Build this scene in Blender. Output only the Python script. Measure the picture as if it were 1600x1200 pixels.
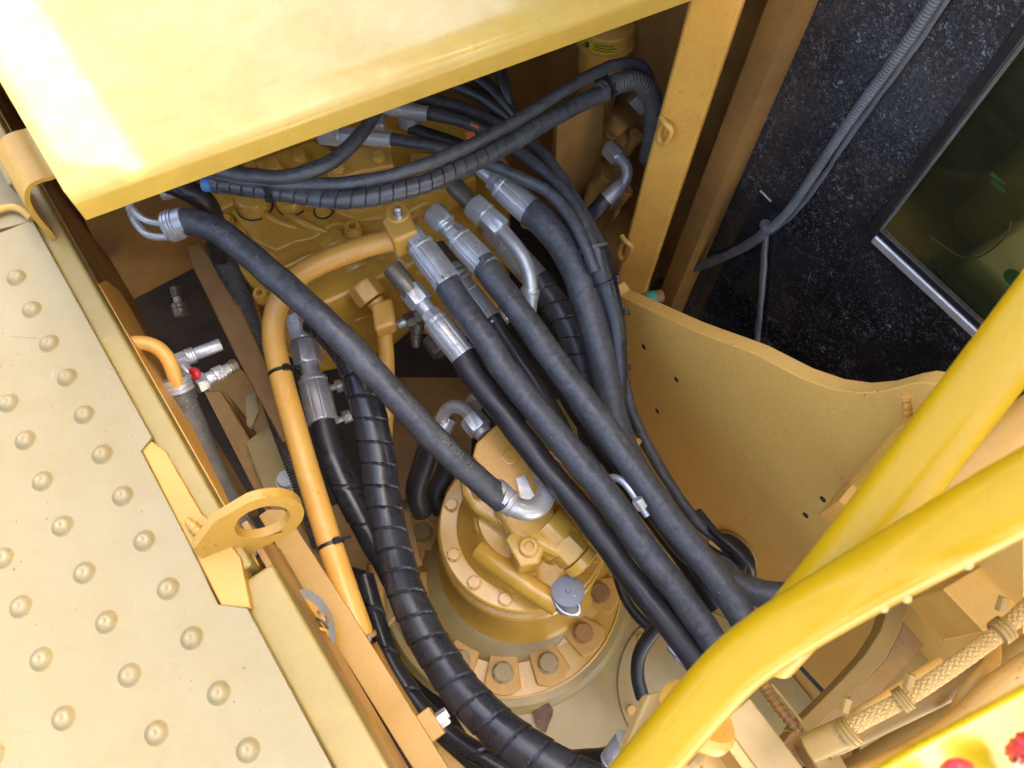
import bpy, math, random
import numpy as np
from mathutils import Vector, Matrix
from mathutils.geometry import tessellate_polygon
random.seed(7)
for o in list(bpy.data.objects): bpy.data.objects.remove(o)
S = bpy.context.scene
COL = S.collection

# ---------------------------------------------------------------- camera
F = 1200.0; CZ = 1.5                       # focal length in photo pixels, eye height above the compartment floor
TH = math.atan(math.hypot(25, 550)/F); RO = math.atan(25/550)
fwd = np.array([0, math.sin(TH), -math.cos(TH)]); u0 = np.array([0, math.cos(TH), math.sin(TH)]); r0 = np.array([1., 0, 0])
UP = u0*math.cos(RO)-r0*math.sin(RO); RT = r0*math.cos(RO)+u0*math.sin(RO)
EYE = np.array([0, 0, CZ])
cam = bpy.data.cameras.new('camera'); co = bpy.data.objects.new('camera', cam); COL.objects.link(co)
cam.sensor_width = 36; cam.lens = 27.0; cam.clip_start = 0.02; cam.clip_end = 500
cam.dof.use_dof = True; cam.dof.focus_distance = 0.95; cam.dof.aperture_fstop = 9.0
co.matrix_world = Matrix(((RT[0], UP[0], -fwd[0], EYE[0]), (RT[1], UP[1], -fwd[1], EYE[1]), (RT[2], UP[2], -fwd[2], EYE[2]), (0, 0, 0, 1)))
S.camera = co
# machine axes: M runs along the machine (towards the engine), N across it (towards the cab)
M = np.array([-.611, .792, 0]); M /= np.linalg.norm(M); N = np.array([M[1], -M[0], 0]); Z = np.array([0, 0, 1.])
# ---------------------------------------------------------------- light
SUN_EL = math.radians(56.0)
SKY = 0.15; SUN = 5.0; EXPO = 2.85
sd = N*math.cos(SUN_EL)+Z*math.sin(SUN_EL)
W = bpy.data.worlds.new('World'); S.world = W; W.use_nodes = True
nt = W.node_tree; bg = nt.nodes['Background']
sk = nt.nodes.new('ShaderNodeTexSky'); sk.sky_type = 'NISHITA'; sk.sun_disc = False
sk.sun_elevation = SUN_EL; sk.sun_rotation = math.atan2(N[0], N[1])
sk.air_density = 1.0; sk.dust_density = 8.0; sk.ozone_density = 0.5
nt.links.new(sk.outputs[0], bg.inputs[0]); bg.inputs[1].default_value = SKY
sl = bpy.data.lights.new('sun', 'SUN'); so = bpy.data.objects.new('sun', sl); COL.objects.link(so)
sl.energy = SUN; sl.angle = math.radians(0.5); sl.color = (1, .96, .88)
so.rotation_euler = Vector(sd).to_track_quat('Z', 'Y').to_euler()
S.view_settings.view_transform = 'Standard'; S.view_settings.look = 'None'; S.view_settings.gamma = 1
S.view_settings.exposure = EXPO
S.cycles.max_bounces = 8

# ---------------------------------------------------------------- geometry helpers
def ray(px, py): return fwd+RT*(px-800)/F-UP*(py-600)/F
def P(px, py, z):
    r = ray(px, py); return EYE+r*((z-CZ)/r[2])
def Qp(px, py, n, d):                       # hit with the plane  p.n = d
    r = ray(px, py); return EYE+r*((d-EYE@n)/(r@n))
def dep(p): return (np.array(p)-EYE)@fwd
def rad(p, w): return w/2*dep(p)/F
def mnz(m, n, z): return M*m+N*n+Z*z
def norm(v): return v/np.linalg.norm(v)

def mesh(name, v, f, uv=None, sharp=35, smooth=True):
    me = bpy.data.meshes.new(name)
    me.from_pydata([tuple(map(float, p)) for p in v], [], [tuple(int(i) for i in q) for q in f])
    if uv is not None:
        l = me.uv_layers.new(name='UVMap'); l.data.foreach_set('uv', np.array(uv, dtype='f').ravel())
    import bmesh
    bm = bmesh.new(); bm.from_mesh(me); bmesh.ops.recalc_face_normals(bm, faces=bm.faces); bm.to_mesh(me); bm.free()
    if smooth:
        me.shade_smooth()
        me.set_sharp_from_angle(angle=math.radians(sharp))
    return me
def link(name, me, mat, parent=None, bevel=0, label=None):
    o = bpy.data.objects.new(name, me); COL.objects.link(o)
    if mat is not None: me.materials.clear(); me.materials.append(mat)
    if parent is not None:
        o.parent = parent; o.matrix_parent_inverse = parent.matrix_world.inverted() if False else Matrix.Translation(-Vector(parent.location))
    if bevel:
        b = o.modifiers.new('bevel', 'BEVEL'); b.width = bevel; b.segments = 3; b.limit_method = 'ANGLE'; b.angle_limit = math.radians(40); b.harden_normals = True
    if label: o['label'] = label
    return o
def add(name, g, mat, parent=None, bevel=0, label=None, sharp=35):
    v, f = g[0], g[1]; uv = g[2] if len(g) > 2 else None
    return link(name, mesh(name, v, f, uv, sharp), mat, parent, bevel, label)
def tag(o, label=None, cat=None, group=None, kind=None):
    if label: o['label'] = label
    if cat: o['category'] = cat
    if group: o['group'] = group
    if kind: o['kind'] = kind
    return o
def thing(name, label, cat, at, group=None):
    o = bpy.data.objects.new(name, None); COL.objects.link(o); o.location = tuple(at); o.empty_display_size = .02
    return tag(o, label, cat, group)

def join(*gs):
    v = []; f = []
    for g in gs:
        k = len(v); v += list(g[0]); f += [tuple(i+k for i in q) for q in g[1]]
    return v, f
def prism(poly, vec, holes=()):
    loops = [list(map(np.array, poly))]+[list(map(np.array, h)) for h in holes]
    flat = [p for l in loops for p in l]; n = len(flat)
    v = flat+[p+vec for p in flat]; f = []
    if holes:
        tris = tessellate_polygon([[Vector(p) for p in l] for l in loops])
        f += [tuple(t) for t in tris]+[tuple(i+n for i in reversed(t)) for t in tris]
    else:
        f += [tuple(range(n)), tuple(range(2*n-1, n-1, -1))]
    k = 0
    for l in loops:
        c = len(l)
        for i in range(c):
            a, b = k+i, k+(i+1) % c
            f.append((a, b, b+n, a+n))
        k += c
    return v, f
def slab(pp, z, t, holes=()):
    return prism([P(x, y, z) for x, y in pp], -Z*t, [[P(x, y, z) for x, y in h] for h in holes])
def onN(pp, n, t, holes=()):                # plate lying in a plane along the machine
    return prism([Qp(x, y, N, n) for x, y in pp], N*t, [[Qp(x, y, N, n) for x, y in h] for h in holes])
def onM(pp, m, t):
    return prism([Qp(x, y, M, m) for x, y in pp], M*t)
def boxmn(m0, m1, n0, n1, z0, z1):
    return prism([mnz(m0, n0, z0), mnz(m1, n0, z0), mnz(m1, n1, z0), mnz(m0, n1, z0)], Z*(z1-z0))
def box(c, a, b, h):                        # centre, three half vectors
    c, a, b, h = map(np.array, (c, a, b, h))
    return prism([c-a-b-h, c+a-b-h, c+a+b-h, c-a+b-h], 2*h)
def circ(px, py, r, z, n=24, sy=1): return [(px+r*math.cos(t), py+sy*r*math.sin(t)) for t in np.linspace(0, 2*math.pi, n, endpoint=False)]
def frame(d):
    d = norm(np.array(d, float)); a = np.array([0, 0, 1.]) if abs(d[2]) < .9 else np.array([1., 0, 0])
    x = norm(np.cross(a, d)); return d, x, np.cross(d, x)
def lathe(A, axis, prof, sides=32, ang=None, phase=0):
    A = np.array(A, float); d, x, y = frame(axis); v = []; f = []
    for (t, r) in prof:
        for k in range(sides):
            a = 2*math.pi*k/sides+phase; rr = r*(ang(a) if ang else 1)
            v.append(A+d*t+(x*math.cos(a)+y*math.sin(a))*max(rr, 1e-5))
    for i in range(len(prof)-1):
        for k in range(sides):
            a = i*sides+k; b = i*sides+(k+1) % sides
            f.append((a, b, b+sides, a+sides))
    f.append(tuple(range(sides))); f.append(tuple(range(len(prof)*sides-1, (len(prof)-1)*sides-1, -1)))
    return v, f
def hexa(A, axis, L, r, c=.12, phase=0): # chamfered hexagon: intersection look by 12-gon ends
    A = np.array(A, float); d, x, y = frame(axis); v = []; f = []
    def ringp(t, rr, roundness):
        out = []
        for k in range(24):
            a = 2*math.pi*k/24; h = math.cos(math.pi/6)/math.cos((a % (math.pi/3))-math.pi/6)
            q = r*h if roundness is None else min(r*h, roundness)
            out.append(A+d*t+(x*math.cos(a+phase)+y*math.sin(a+phase))*q)
        return out
    cc = r*c
    rings = [ringp(0, r, r*.86), ringp(cc*.6, r, r*.95), ringp(cc, r, None), ringp(L-cc, r, None), ringp(L-cc*.6, r, r*.95), ringp(L, r, r*.86)]
    for q in rings: v += q
    for i in range(5):
        for k in range(24):
            a = i*24+k; b = i*24+(k+1) % 24; f.append((a, b, b+24, a+24))
    f.append(tuple(range(24))); f.append(tuple(range(143, 119, -1)))
    return v, f
def spline(pts, ds):
    p = np.array(pts, float); q = np.vstack([2*p[0]-p[1], p, 2*p[-1]-p[-2]]); out = []
    for i in range(1, len(q)-2):
        a, b, c, d = q[i-1:i+3]
        for t in np.linspace(0, 1, 24, endpoint=False):
            out.append(.5*((2*b)+(c-a)*t+(2*a-5*b+4*c-d)*t*t+(3*b-a-3*c+d)*t**3))
    out.append(q[-2]); out = np.array(out)
    s = np.concatenate([[0], np.cumsum(np.linalg.norm(np.diff(out, axis=0), axis=1))])
    n = max(3, int(s[-1]/ds)+1); t = np.linspace(0, s[-1], n)
    return np.stack([np.interp(t, s, out[:, k]) for k in range(3)], 1), t
def smooth_path(c, k):
    for _ in range(k): c[1:-1] = .25*c[:-2]+.5*c[1:-1]+.25*c[2:]
    return c
def sweep(pts, r, seg=20, ds=.008, disp=None, raw=False):
    c, s = (pts, None) if raw else spline(pts, ds)
    if not raw: c = smooth_path(c, max(2, int((.012/ds)**2)))
    c = np.array(c); n = len(c)
    s = np.concatenate([[0], np.cumsum(np.linalg.norm(np.diff(c, axis=0), axis=1))])
    T = np.gradient(c, axis=0); T /= np.linalg.norm(T, axis=1)[:, None]
    x = frame(T[0])[1]; X = [x]
    for i in range(1, n):
        x = X[-1]-T[i]*(X[-1]@T[i]); X.append(norm(x))
    X = np.array(X); Y = np.cross(T, X)
    a = np.linspace(0, 2*np.pi, seg, endpoint=False)
    rr = np.interp(s/s[-1], np.linspace(0, 1, len(r)), r)[:, None]*np.ones(seg) if hasattr(r, '__len__') else np.full((n, seg), float(r))
    if disp is not None: rr = rr+disp(s[:, None], a[None, :])
    v = c[:, None, :]+rr[:, :, None]*(X[:, None, :]*np.cos(a)[None, :, None]+Y[:, None, :]*np.sin(a)[None, :, None])
    v = v.reshape(-1, 3); f = []; uv = []
    for i in range(n-1):
        for k in range(seg):
            k2 = (k+1) % seg
            f.append((i*seg+k, i*seg+k2, (i+1)*seg+k2, (i+1)*seg+k))
            uv += [(k/seg, s[i]), ((k+1)/seg, s[i]), ((k+1)/seg, s[i+1]), (k/seg, s[i+1])]
    f.append(tuple(range(seg-1, -1, -1))); uv += [(0, 0)]*seg
    f.append(tuple(range((n-1)*seg, n*seg))); uv += [(0, s[-1])]*seg
    sweep.last = (c, T, X, Y, s)
    return v, f, uv
def wrap_disp(pitch, depth=.0013, gap=.085):
    def d(s, a):
        fr = (s/pitch+a/(2*np.pi)) % 1
        return np.where(fr < gap, -depth, .0011*fr+.0003*np.sin(s*90+a))
    return d
def corr_disp(pitch, h): return lambda s, a: h*np.clip(1.6*np.sin(2*np.pi*s/pitch+0*a), -1, 1)
def braid_disp(k, lead, h):
    def d(s, a):
        u = k*a+2*np.pi*s/lead; w = k*a-2*np.pi*s/lead
        iu = np.floor(u/np.pi); iw = np.floor(w/np.pi)
        return h*np.where((iu+iw) % 2 == 0, np.abs(np.sin(u)), np.abs(np.sin(w)))
    return d
def lump(s, a): return .00035*np.sin(s*47+2*a)+.0003*np.sin(s*113-a+1.3)
def crease(s, a):
    fr = (s/.034+a/(2*np.pi)) % 1
    return lump(s, a)-.00055*np.exp(-((fr-.5)/.022)**2)+.00035*fr
def W3(pts): return [P(*p) for p in pts]

# ---------------------------------------------------------------- materials
def mat(name, base, alt=None, rough=.5, metal=0, scale=8, speck=0, speckcol=(.12, .05, .015), bump=.1, bscale=60, coat=0, mixp=(.42, .62), spec=.5, fine=.25, rvar=.12, dust=0, dustcol=(.45, .38, .25), scratch=0):
    m = bpy.data.materials.new(name); m.use_nodes = True; t = m.node_tree; b = t.nodes['Principled BSDF']; L = t.links.new
    g = t.nodes.new('ShaderNodeNewGeometry')
    def noise(sc, det=6, ro=.6, dist=0):
        n = t.nodes.new('ShaderNodeTexNoise'); n.inputs['Scale'].default_value = sc; n.inputs['Detail'].default_value = det
        n.inputs['Roughness'].default_value = ro; n.inputs['Distortion'].default_value = dist; L(g.outputs['Position'], n.inputs['Vector']); return n
    def mr(src, a, b_, c=0, d=1):
        r = t.nodes.new('ShaderNodeMapRange'); L(src, r.inputs['Value']); r.inputs['From Min'].default_value = a; r.inputs['From Max'].default_value = b_
        r.inputs['To Min'].default_value = c; r.inputs['To Max'].default_value = d; return r.outputs[0]
    def mix(fac, c1, c2):
        x = t.nodes.new('ShaderNodeMix'); x.data_type = 'RGBA'
        if isinstance(fac, (int, float)): x.inputs[0].default_value = fac
        else: L(fac, x.inputs[0])
        for i, c in ((6, c1), (7, c2)):
            if isinstance(c, tuple): x.inputs[i].default_value = (*c, 1)
            else: L(c, x.inputs[i])
        return x.outputs[2]
    alt = alt or tuple(c*.75 for c in base)
    n1 = noise(scale, 7, .62, .3); col = mix(mr(n1.outputs[0], *mixp), base, alt)
    n2 = noise(bscale*1.7, 4, .7); col2 = mix(mr(n2.outputs[0], .35, .75, 0, fine), col, tuple(c*.6 for c in base)); col = col2
    if dust:
        sp = t.nodes.new('ShaderNodeSeparateXYZ'); L(g.outputs['Normal'], sp.inputs[0])
        nd = noise(scale*3.1, 8, .7, .6)
        mu = t.nodes.new('ShaderNodeMath'); mu.operation = 'MULTIPLY'; L(mr(sp.outputs[2], .1, .9), mu.inputs[0]); L(mr(nd.outputs[0], .38, .68, 0, dust), mu.inputs[1])
        col = mix(mu.outputs[0], col, dustcol)
    if speck:
        ns = noise(max(bscale*3.5, 260), 2, .4); th = .5+.26*(1-speck)
        ns2 = noise(scale*2.3, 3, .5)
        ml = t.nodes.new('ShaderNodeMath'); ml.operation = 'MULTIPLY'; L(mr(ns.outputs[0], th, th+.03), ml.inputs[0]); L(mr(ns2.outputs[0], .5, .6), ml.inputs[1])
        col = mix(ml.outputs[0], col, speckcol)
    if scratch:
        for k_, (sx, sy, sz) in enumerate(((9, 260, 200), (230, 14, 150))):
            vm = t.nodes.new('ShaderNodeVectorMath'); vm.operation = 'MULTIPLY'; L(g.outputs['Position'], vm.inputs[0]); vm.inputs[1].default_value = (sx, sy, sz)
            nn_ = t.nodes.new('ShaderNodeTexNoise'); nn_.inputs['Scale'].default_value = 1; nn_.inputs['Detail'].default_value = 2; nn_.inputs['Distortion'].default_value = .4; L(vm.outputs[0], nn_.inputs['Vector'])
            gate = noise(scale*1.7+k_, 3, .5)
            mq = t.nodes.new('ShaderNodeMath'); mq.operation = 'MULTIPLY'; L(mr(nn_.outputs[0], .70, .74, 0, scratch), mq.inputs[0]); L(mr(gate.outputs[0], .52, .6), mq.inputs[1])
            col = mix(mq.outputs[0], col, tuple(min(1, q*1.25+.03) for q in base) if k_ else tuple(q*.55 for q in base))
    L(col, b.inputs['Base Color'])
    L(mr(n1.outputs[0], .3, .7, rough-rvar, rough+rvar), b.inputs['Roughness'])
    b.inputs['Metallic'].default_value = metal; b.inputs['Coat Weight'].default_value = coat; b.inputs['Coat Roughness'].default_value = .15
    b.inputs['Specular IOR Level'].default_value = spec
    nb = noise(bscale, 5, .6); bp = t.nodes.new('ShaderNodeBump'); bp.inputs['Strength'].default_value = bump; bp.inputs['Distance'].default_value = .002
    L(nb.outputs[0], bp.inputs['Height']); L(bp.outputs[0], b.inputs['Normal'])
    return m
YP = mat('yellow_paint', (0.650, 0.344, 0.064), (0.582, 0.296, 0.049), rough=.40, speck=.25, bump=.06, bscale=90, dust=.35, dustcol=(0.582, 0.398, 0.136), scratch=.5)
YF = mat('yellow_paint_darkened', (0.416, 0.231, 0.036), (0.372, 0.198, 0.027), rough=.40, speck=.25, bump=.06, bscale=90, dust=.35, dustcol=(0.372, 0.268, 0.076), scratch=.5)  # same yellow paint, copied darker for parts in stronger light
YC = mat('cast_yellow_paint', (0.660, 0.376, 0.057), (0.563, 0.304, 0.040), rough=.30, speck=.2, bump=.12, bscale=75, coat=.4, dust=.25, dustcol=(0.582, 0.433, 0.076))
YD = mat('grimy_yellow_paint', (.46, .235, .05), (.28, .135, .03), rough=.5, speck=.15, bump=.25, scale=12, dust=.5, dustcol=(.34, .24, .12), speckcol=(.05, .03, .015))
YB = mat('dusty_floor_paint', (0.381, 0.267, 0.079), (0.317, 0.209, 0.053), rough=.38, speck=.25, bump=.12, scale=7, dust=.5, dustcol=(0.280, 0.238, 0.122), coat=.15, speckcol=(.07, .04, .02))
PLT = mat('sandy_plate_paint', (0.756, 0.441, 0.103), (0.693, 0.389, 0.083), rough=.45, speck=.25, bump=.06, scale=4, dust=.4, dustcol=(0.714, 0.493, 0.186), scratch=.7)
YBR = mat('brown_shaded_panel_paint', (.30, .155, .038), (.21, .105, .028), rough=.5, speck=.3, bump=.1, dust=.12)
YH = mat('hood_paint', (0.467, 0.308, 0.048), (0.444, 0.280, 0.041), rough=.33, bump=.05, bscale=25, scale=11, coat=.3, dust=.5, dustcol=(0.467, 0.374, 0.117), rvar=.12)
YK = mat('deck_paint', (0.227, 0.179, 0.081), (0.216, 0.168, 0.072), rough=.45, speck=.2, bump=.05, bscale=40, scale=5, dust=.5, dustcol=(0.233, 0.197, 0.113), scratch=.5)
YR = mat('rail_paint', (0.426, 0.261, 0.001), (0.408, 0.244, 0.001), rough=.33, bump=.012, bscale=160, scale=9, coat=.12, fine=.08, rvar=.03, spec=.35, speck=.1, scratch=.4)
YW = mat('front_plate_paint', (0.544, 0.360, 0.002), (0.531, 0.346, 0.002), rough=.35, bump=.03, coat=.3, fine=.05)
RAIL = mat('worn_green_grey_edge', (.275, .195, .05), (.235, .175, .055), rough=.5, speck=.1, bump=.15, scale=9, dust=.2, dustcol=(.27, .21, .09))
RB = mat('rubber_hose', (0.034, 0.035, 0.038), (0.048, 0.050, 0.055), rough=.44, scale=34, bump=.25, bscale=110, speck=.12, speckcol=(.35, .33, .3), fine=.3, dust=.55, dustcol=(0.126, 0.129, 0.141))
RK = mat('black_smooth_hose', (0.017, 0.015, 0.016), (0.024, 0.022, 0.024), rough=.42, scale=16, bump=.12, bscale=120, fine=.2, dust=.2, dustcol=(0.051, 0.051, 0.051))
WR = mat('spiral_wrap_plastic', (0.014, 0.015, 0.019), (0.024, 0.025, 0.031), rough=.30, scale=20, bump=.12, bscale=70, fine=.3, dust=.3, dustcol=(0.068, 0.072, 0.076))
WG = mat('dusty_wrap_plastic', (0.036, 0.038, 0.042), (0.060, 0.062, 0.068), rough=.36, scale=20, bump=.15, bscale=70, fine=.3, dust=.4, dustcol=(0.104, 0.104, 0.104))
GH = mat('grimy_grey_hose', (0.076, 0.072, 0.064), (0.043, 0.043, 0.043), rough=.65, scale=22, bump=.4, bscale=120, speck=.4, speckcol=(.25, .22, .17), dust=.5, dustcol=(0.170, 0.153, 0.128))
CG = mat('grey_conduit', (0.095, 0.099, 0.105), (0.064, 0.067, 0.073), rough=.45, scale=20, bump=.1, dust=.3, dustcol=(0.160, 0.160, 0.160))
ST = mat('zinc_steel', (0.571, 0.580, 0.580), (0.437, 0.445, 0.445), rough=.36, metal=.6, scale=25, bump=.12, bscale=140, speck=.15, fine=.35)
SD = mat('dark_steel', (.22, .19, .14), (.14, .12, .09), rough=.42, metal=.6, scale=30, bump=.15, bscale=140)
CAPM = mat('grey_painted_cap', (.22, .25, .30), (.17, .19, .23), rough=.55, bump=.1, dust=.3, dustcol=(.35, .34, .32))
TIE = mat('black_nylon', (.012, .012, .014), rough=.4, bump=.02)
BLK = mat('black_void_paint', (.014, .009, .005), rough=.8, bump=.1)
GRD = mat('yard_ground', (.46, .41, .33), (.38, .34, .27), rough=.9, bump=.3, scale=3)
UND = mat('dark_void_underbody', (.05, .032, .018), (.03, .02, .012), rough=.8, bump=.3)  # near-black so the void stays dark; shade is put into the colour
BLU = mat('blue_cap_plastic', (.04, .16, .32), rough=.4, bump=.02)
RED = mat('red_tape', (0.520, 0.024, 0.032), rough=.45, bump=.1)
WHT = mat('white_cloth', (.75, .75, .72), rough=.6, bump=.1)
ORG = mat('orange_tape', (.75, .2, .06), rough=.5, bump=.02)
GRN = mat('green_plastic', (.04, .35, .2), rough=.4, bump=.02)
LBL = mat('yellow_label', (.55, .40, .02), rough=.4, bump=.02)
INK = mat('black_print', (.02, .02, .02), rough=.5, bump=.02)
PRT = mat('pale_hose_print', (.17, .165, .145), (.08, .08, .075), rough=.6, bump=.02, scale=60)
LEAF = mat('dry_leaf', (.16, .08, .045), (.10, .05, .03), rough=.7, bump=.5, scale=60)
CRE = mat('cream_beam_paint', (0.429, 0.268, 0.077), (0.389, 0.235, 0.060), rough=.45, bump=.06, dust=.4, dustcol=(0.429, 0.302, 0.127))
OLV = mat('olive_dusty_paint', (0.362, 0.208, 0.037), (0.295, 0.168, 0.034), rough=.5, bump=.1, dust=.4, dustcol=(0.322, 0.221, 0.087))
PIT = mat('paint_chip', (.60, .36, .12), rough=.6)
# ================================================================ STRUCTURE: ground, floors, walls of the compartment
tag(add('ground', prism([(-60, -60, -1.3), (60, -60, -1.3), (60, 60, -1.3), (-60, 60, -1.3)], -Z*.1), GRD), kind='structure')
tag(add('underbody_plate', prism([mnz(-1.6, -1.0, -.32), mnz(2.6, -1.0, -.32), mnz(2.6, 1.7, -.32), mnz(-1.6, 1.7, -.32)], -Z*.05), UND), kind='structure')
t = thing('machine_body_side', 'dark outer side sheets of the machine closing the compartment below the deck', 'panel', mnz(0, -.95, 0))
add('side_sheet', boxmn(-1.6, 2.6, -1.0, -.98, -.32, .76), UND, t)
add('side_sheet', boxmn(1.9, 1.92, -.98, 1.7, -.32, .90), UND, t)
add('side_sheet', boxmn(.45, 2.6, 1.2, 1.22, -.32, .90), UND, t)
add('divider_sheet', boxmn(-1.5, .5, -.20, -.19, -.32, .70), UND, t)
fl = add('compartment_floor', prism([mnz(-.35, -.04, 0), mnz(.46, -.04, 0), mnz(.46, .503, 0), mnz(-.35, .503, 0)], -Z*.02), YB); tag(fl, kind='structure')
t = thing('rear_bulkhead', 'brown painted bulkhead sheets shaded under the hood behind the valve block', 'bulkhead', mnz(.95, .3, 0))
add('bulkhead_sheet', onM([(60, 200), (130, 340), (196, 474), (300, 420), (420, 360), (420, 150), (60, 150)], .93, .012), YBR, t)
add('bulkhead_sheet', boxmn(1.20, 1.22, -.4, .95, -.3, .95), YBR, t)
add('lower_shade_sheet', boxmn(1.10, 1.105, -.4, .30, -.3, .42), UND, t)  # near-black sheet stands in for the shade beneath the bulkhead
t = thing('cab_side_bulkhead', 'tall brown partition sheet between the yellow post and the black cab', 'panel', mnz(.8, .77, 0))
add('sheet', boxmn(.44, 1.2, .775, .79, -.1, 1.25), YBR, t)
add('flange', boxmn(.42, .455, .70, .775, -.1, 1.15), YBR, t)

# ================================================================ ENGINE HOOD
t = thing('engine_hood', 'pale yellow engine hood panel with rain-spotted top and folded front lip', 'hood', P(400, 100, .97))
def hz(x, y): return P(x, y, .97)
fr0 = P(112, 318, .97); fr1 = P(1100, -35, .97); fd = norm(fr1-fr0)
lf = M
A_ = P(108, 310, .97); B_ = A_+fd*1.0; C_ = B_+M*.9; D_ = A_+M*.9
hp = np.cross(fd, Z); hp = hp if hp@M < 0 else -hp            # points out of the front face
top = [A_, B_, C_, D_]
def hoodgeo():
    # folded sheet: flat top, rounded bend, front skirt; profile along hp/z swept along fd
    prof = [(-.9, 0)]+[(-.05, 0.0), (-.048, .0012), (-.02, .0016)]+[(-.012+.012*math.sin(a), -.0104+.012*math.cos(a)) for a in np.linspace(0, math.pi/2, 8)]+[(0, -.030), (-.0035, -.030)]
    inner = [(-.0035, -.012)]+[(-.012+.0085*math.sin(a), -.0104+.0085*math.cos(a)) for a in np.linspace(math.pi/2, 0, 6)]+[(-.9, -.0035)]
    pr = prof+inner
    v = []; f = []; n = len(pr); K = 2
    for k in range(K):
        for (a, b) in pr:
            base = (A_ if k == 0 else B_)
            # left edge of the sheet runs along M: shear the section accordingly
            v.append(base+M*(-a)*1/abs(M@hp)+Z*b if False else base+(hp*a if k else M*(a/(M@hp)))+Z*b)
    for i in range(n): f.append((i, (i+1) % n, (i+1) % n+n, i+n))
    f.append(tuple(range(n))); f.append(tuple(range(2*n-1, n-1, -1)))
    return v, f
add('hood_panel', hoodgeo(), YH, t)
# left flange of the hood, folded down
add('side_flange', prism([A_+M*.008-N*.001-Z*.0002, A_+M*.9-N*.001-Z*.0002, A_+M*.9-N*.001-Z*.03, A_+M*.008-N*.001-Z*.03], N*.006), YH, t)
rs = random.Random(3)
# ================================================================ DECK (tread plate) and its rail
t = thing('tread_deck', 'cream coloured dimpled tread plate walkway in the lower left foreground', 'tread plate', P(100, 900, .8))
add('plate', slab([(-80, 300), (-80, 395), (50, 343), (237, 683), (220, 704), (296, 850), (340, 944), (386, 950), (540, 1240), (540, 1500), (-300, 1500), (-300, 300)][1:], .8, .006), YK, t, bevel=.0012)
dm = [(132, 648), (160, 710), (192, 775), (226, 845), (263, 920), (300, 997), (342, 1083), (388, 1172), (105, 590), (77, 537), (50, 484), (26, 434),
      (14, 630), (40, 688), (67, 752), (98, 822), (132, 895), (167, 972), (203, 1055), (245, 1145), (5, 872), (33, 948), (65, 1030), (100, 1122), (-14, 575), (-30, 800), (-10, 1180), (436, 1262), (290, 1235)]
dome = None
for i, (x, y) in enumerate(dm):
    c = P(x, y, .8); r = .0098
    if dome is None:
        prof = [(0, r*1.05), (.0004, r*.98), (.0016, r*.90), (.0040, r*.76), (.0058, r*.58), (.0068, r*.40), (.0070, r*.28), (.0060, r*.14), (.0057, r*.02)]
        v, f = lathe((0, 0, 0), Z, prof, 24); dome = mesh('tread_dimple', v, f, sharp=80)
    o = bpy.data.objects.new('tread_dimple', dome); COL.objects.link(o)
    if not dome.materials: dome.materials.append(YK)
    o.parent = t; o.location = Vector(c)-t.location
t = thing('deck_side_rail', 'worn greenish grey edge rail running along the side of the tread plate', 'rail', mnz(.3, -.11, .78))
add('edge_bar', boxmn(.245, .80, -.124, -.100, .76, .792), RAIL, t, bevel=.004)
add('edge_bar', boxmn(-.3, .238, -.124, -.086, .752, .786), RAIL, t, bevel=.004)
add('inner_web', boxmn(-.3, .30, -.096, -.090, .62, .752), YD, t)
add('web', boxmn(-.3, .62, -.130, -.122, .5, .757), YD, t)
# small slotted tab ahead of the tread plate
t = thing('edge_tab', 'small pale tab with a rolled yellow lip beyond the top end of the tread plate', 'bracket', P(20, 330, .8))
sp_ = [(-60, 300), (-20, 322), (8, 318), (32, 323), (47, 334), (52, 345), (-60, 372)]
add('tab_plate', slab(sp_, .797, .006), YK, t, bevel=.001)
add('tab_lip', sweep(W3([(-50, 352, .802), (-10, 332, .803), (14, 322, .804), (34, 326, .804), (50, 342, .802)]), .0045, 16, .003), YF, t)

# upper long rail beside the hood
t = thing('walkway_frame_rail', 'long straight frame rail running behind the tread plate beside the hood', 'rail', mnz(.8, -.13, .7))
add('bar', boxmn(.80, 1.4, -.130, -.104, .74, .78), RAIL, t, bevel=.003)
add('web', boxmn(.42, 1.5, -.118, -.108, .45, .70), YBR, t)
add('outer_sheet', boxmn(.42, 1.4, -.35, -.135, .70, .706), YK, t)
# bent bracket
t = thing('bent_strap_bracket', 'glossy yellow flat bar bent round in a hook beside the hood corner', 'bracket', P(60, 300, .85))
mo = P(60, 300, .86)@M
pc = [(96, 268), (84, 277), (66, 282), (50, 290), (43, 303), (44, 318), (55, 338), (75, 362), (100, 392), (128, 418)]
pw = [Qp(x, y, M, mo) for x, y in pc]; pw = spline(pw, .004)[0]
nn = np.cross(np.gradient(pw, axis=0), M); nn /= np.linalg.norm(nn, axis=1)[:, None]
pl = list(pw+nn*.003)+list((pw-nn*.003)[::-1])
v = pl+[p+M*.075 for p in pl]; n = len(pl); h = n//2; f = []
for i in range(h-1):
    a, b, c, d = i, i+1, n-2-i, n-1-i
    f += [(a, b, c, d), (d+n, c+n, b+n, a+n), (a, b, b+n, a+n), (d, c, c+n, d+n)]
f += [(0, n-1, 2*n-1, n), (h-1, h, h+n, h-1+n)]
add('flat_bar', (v, f), YF, t, bevel=.0008)
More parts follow.
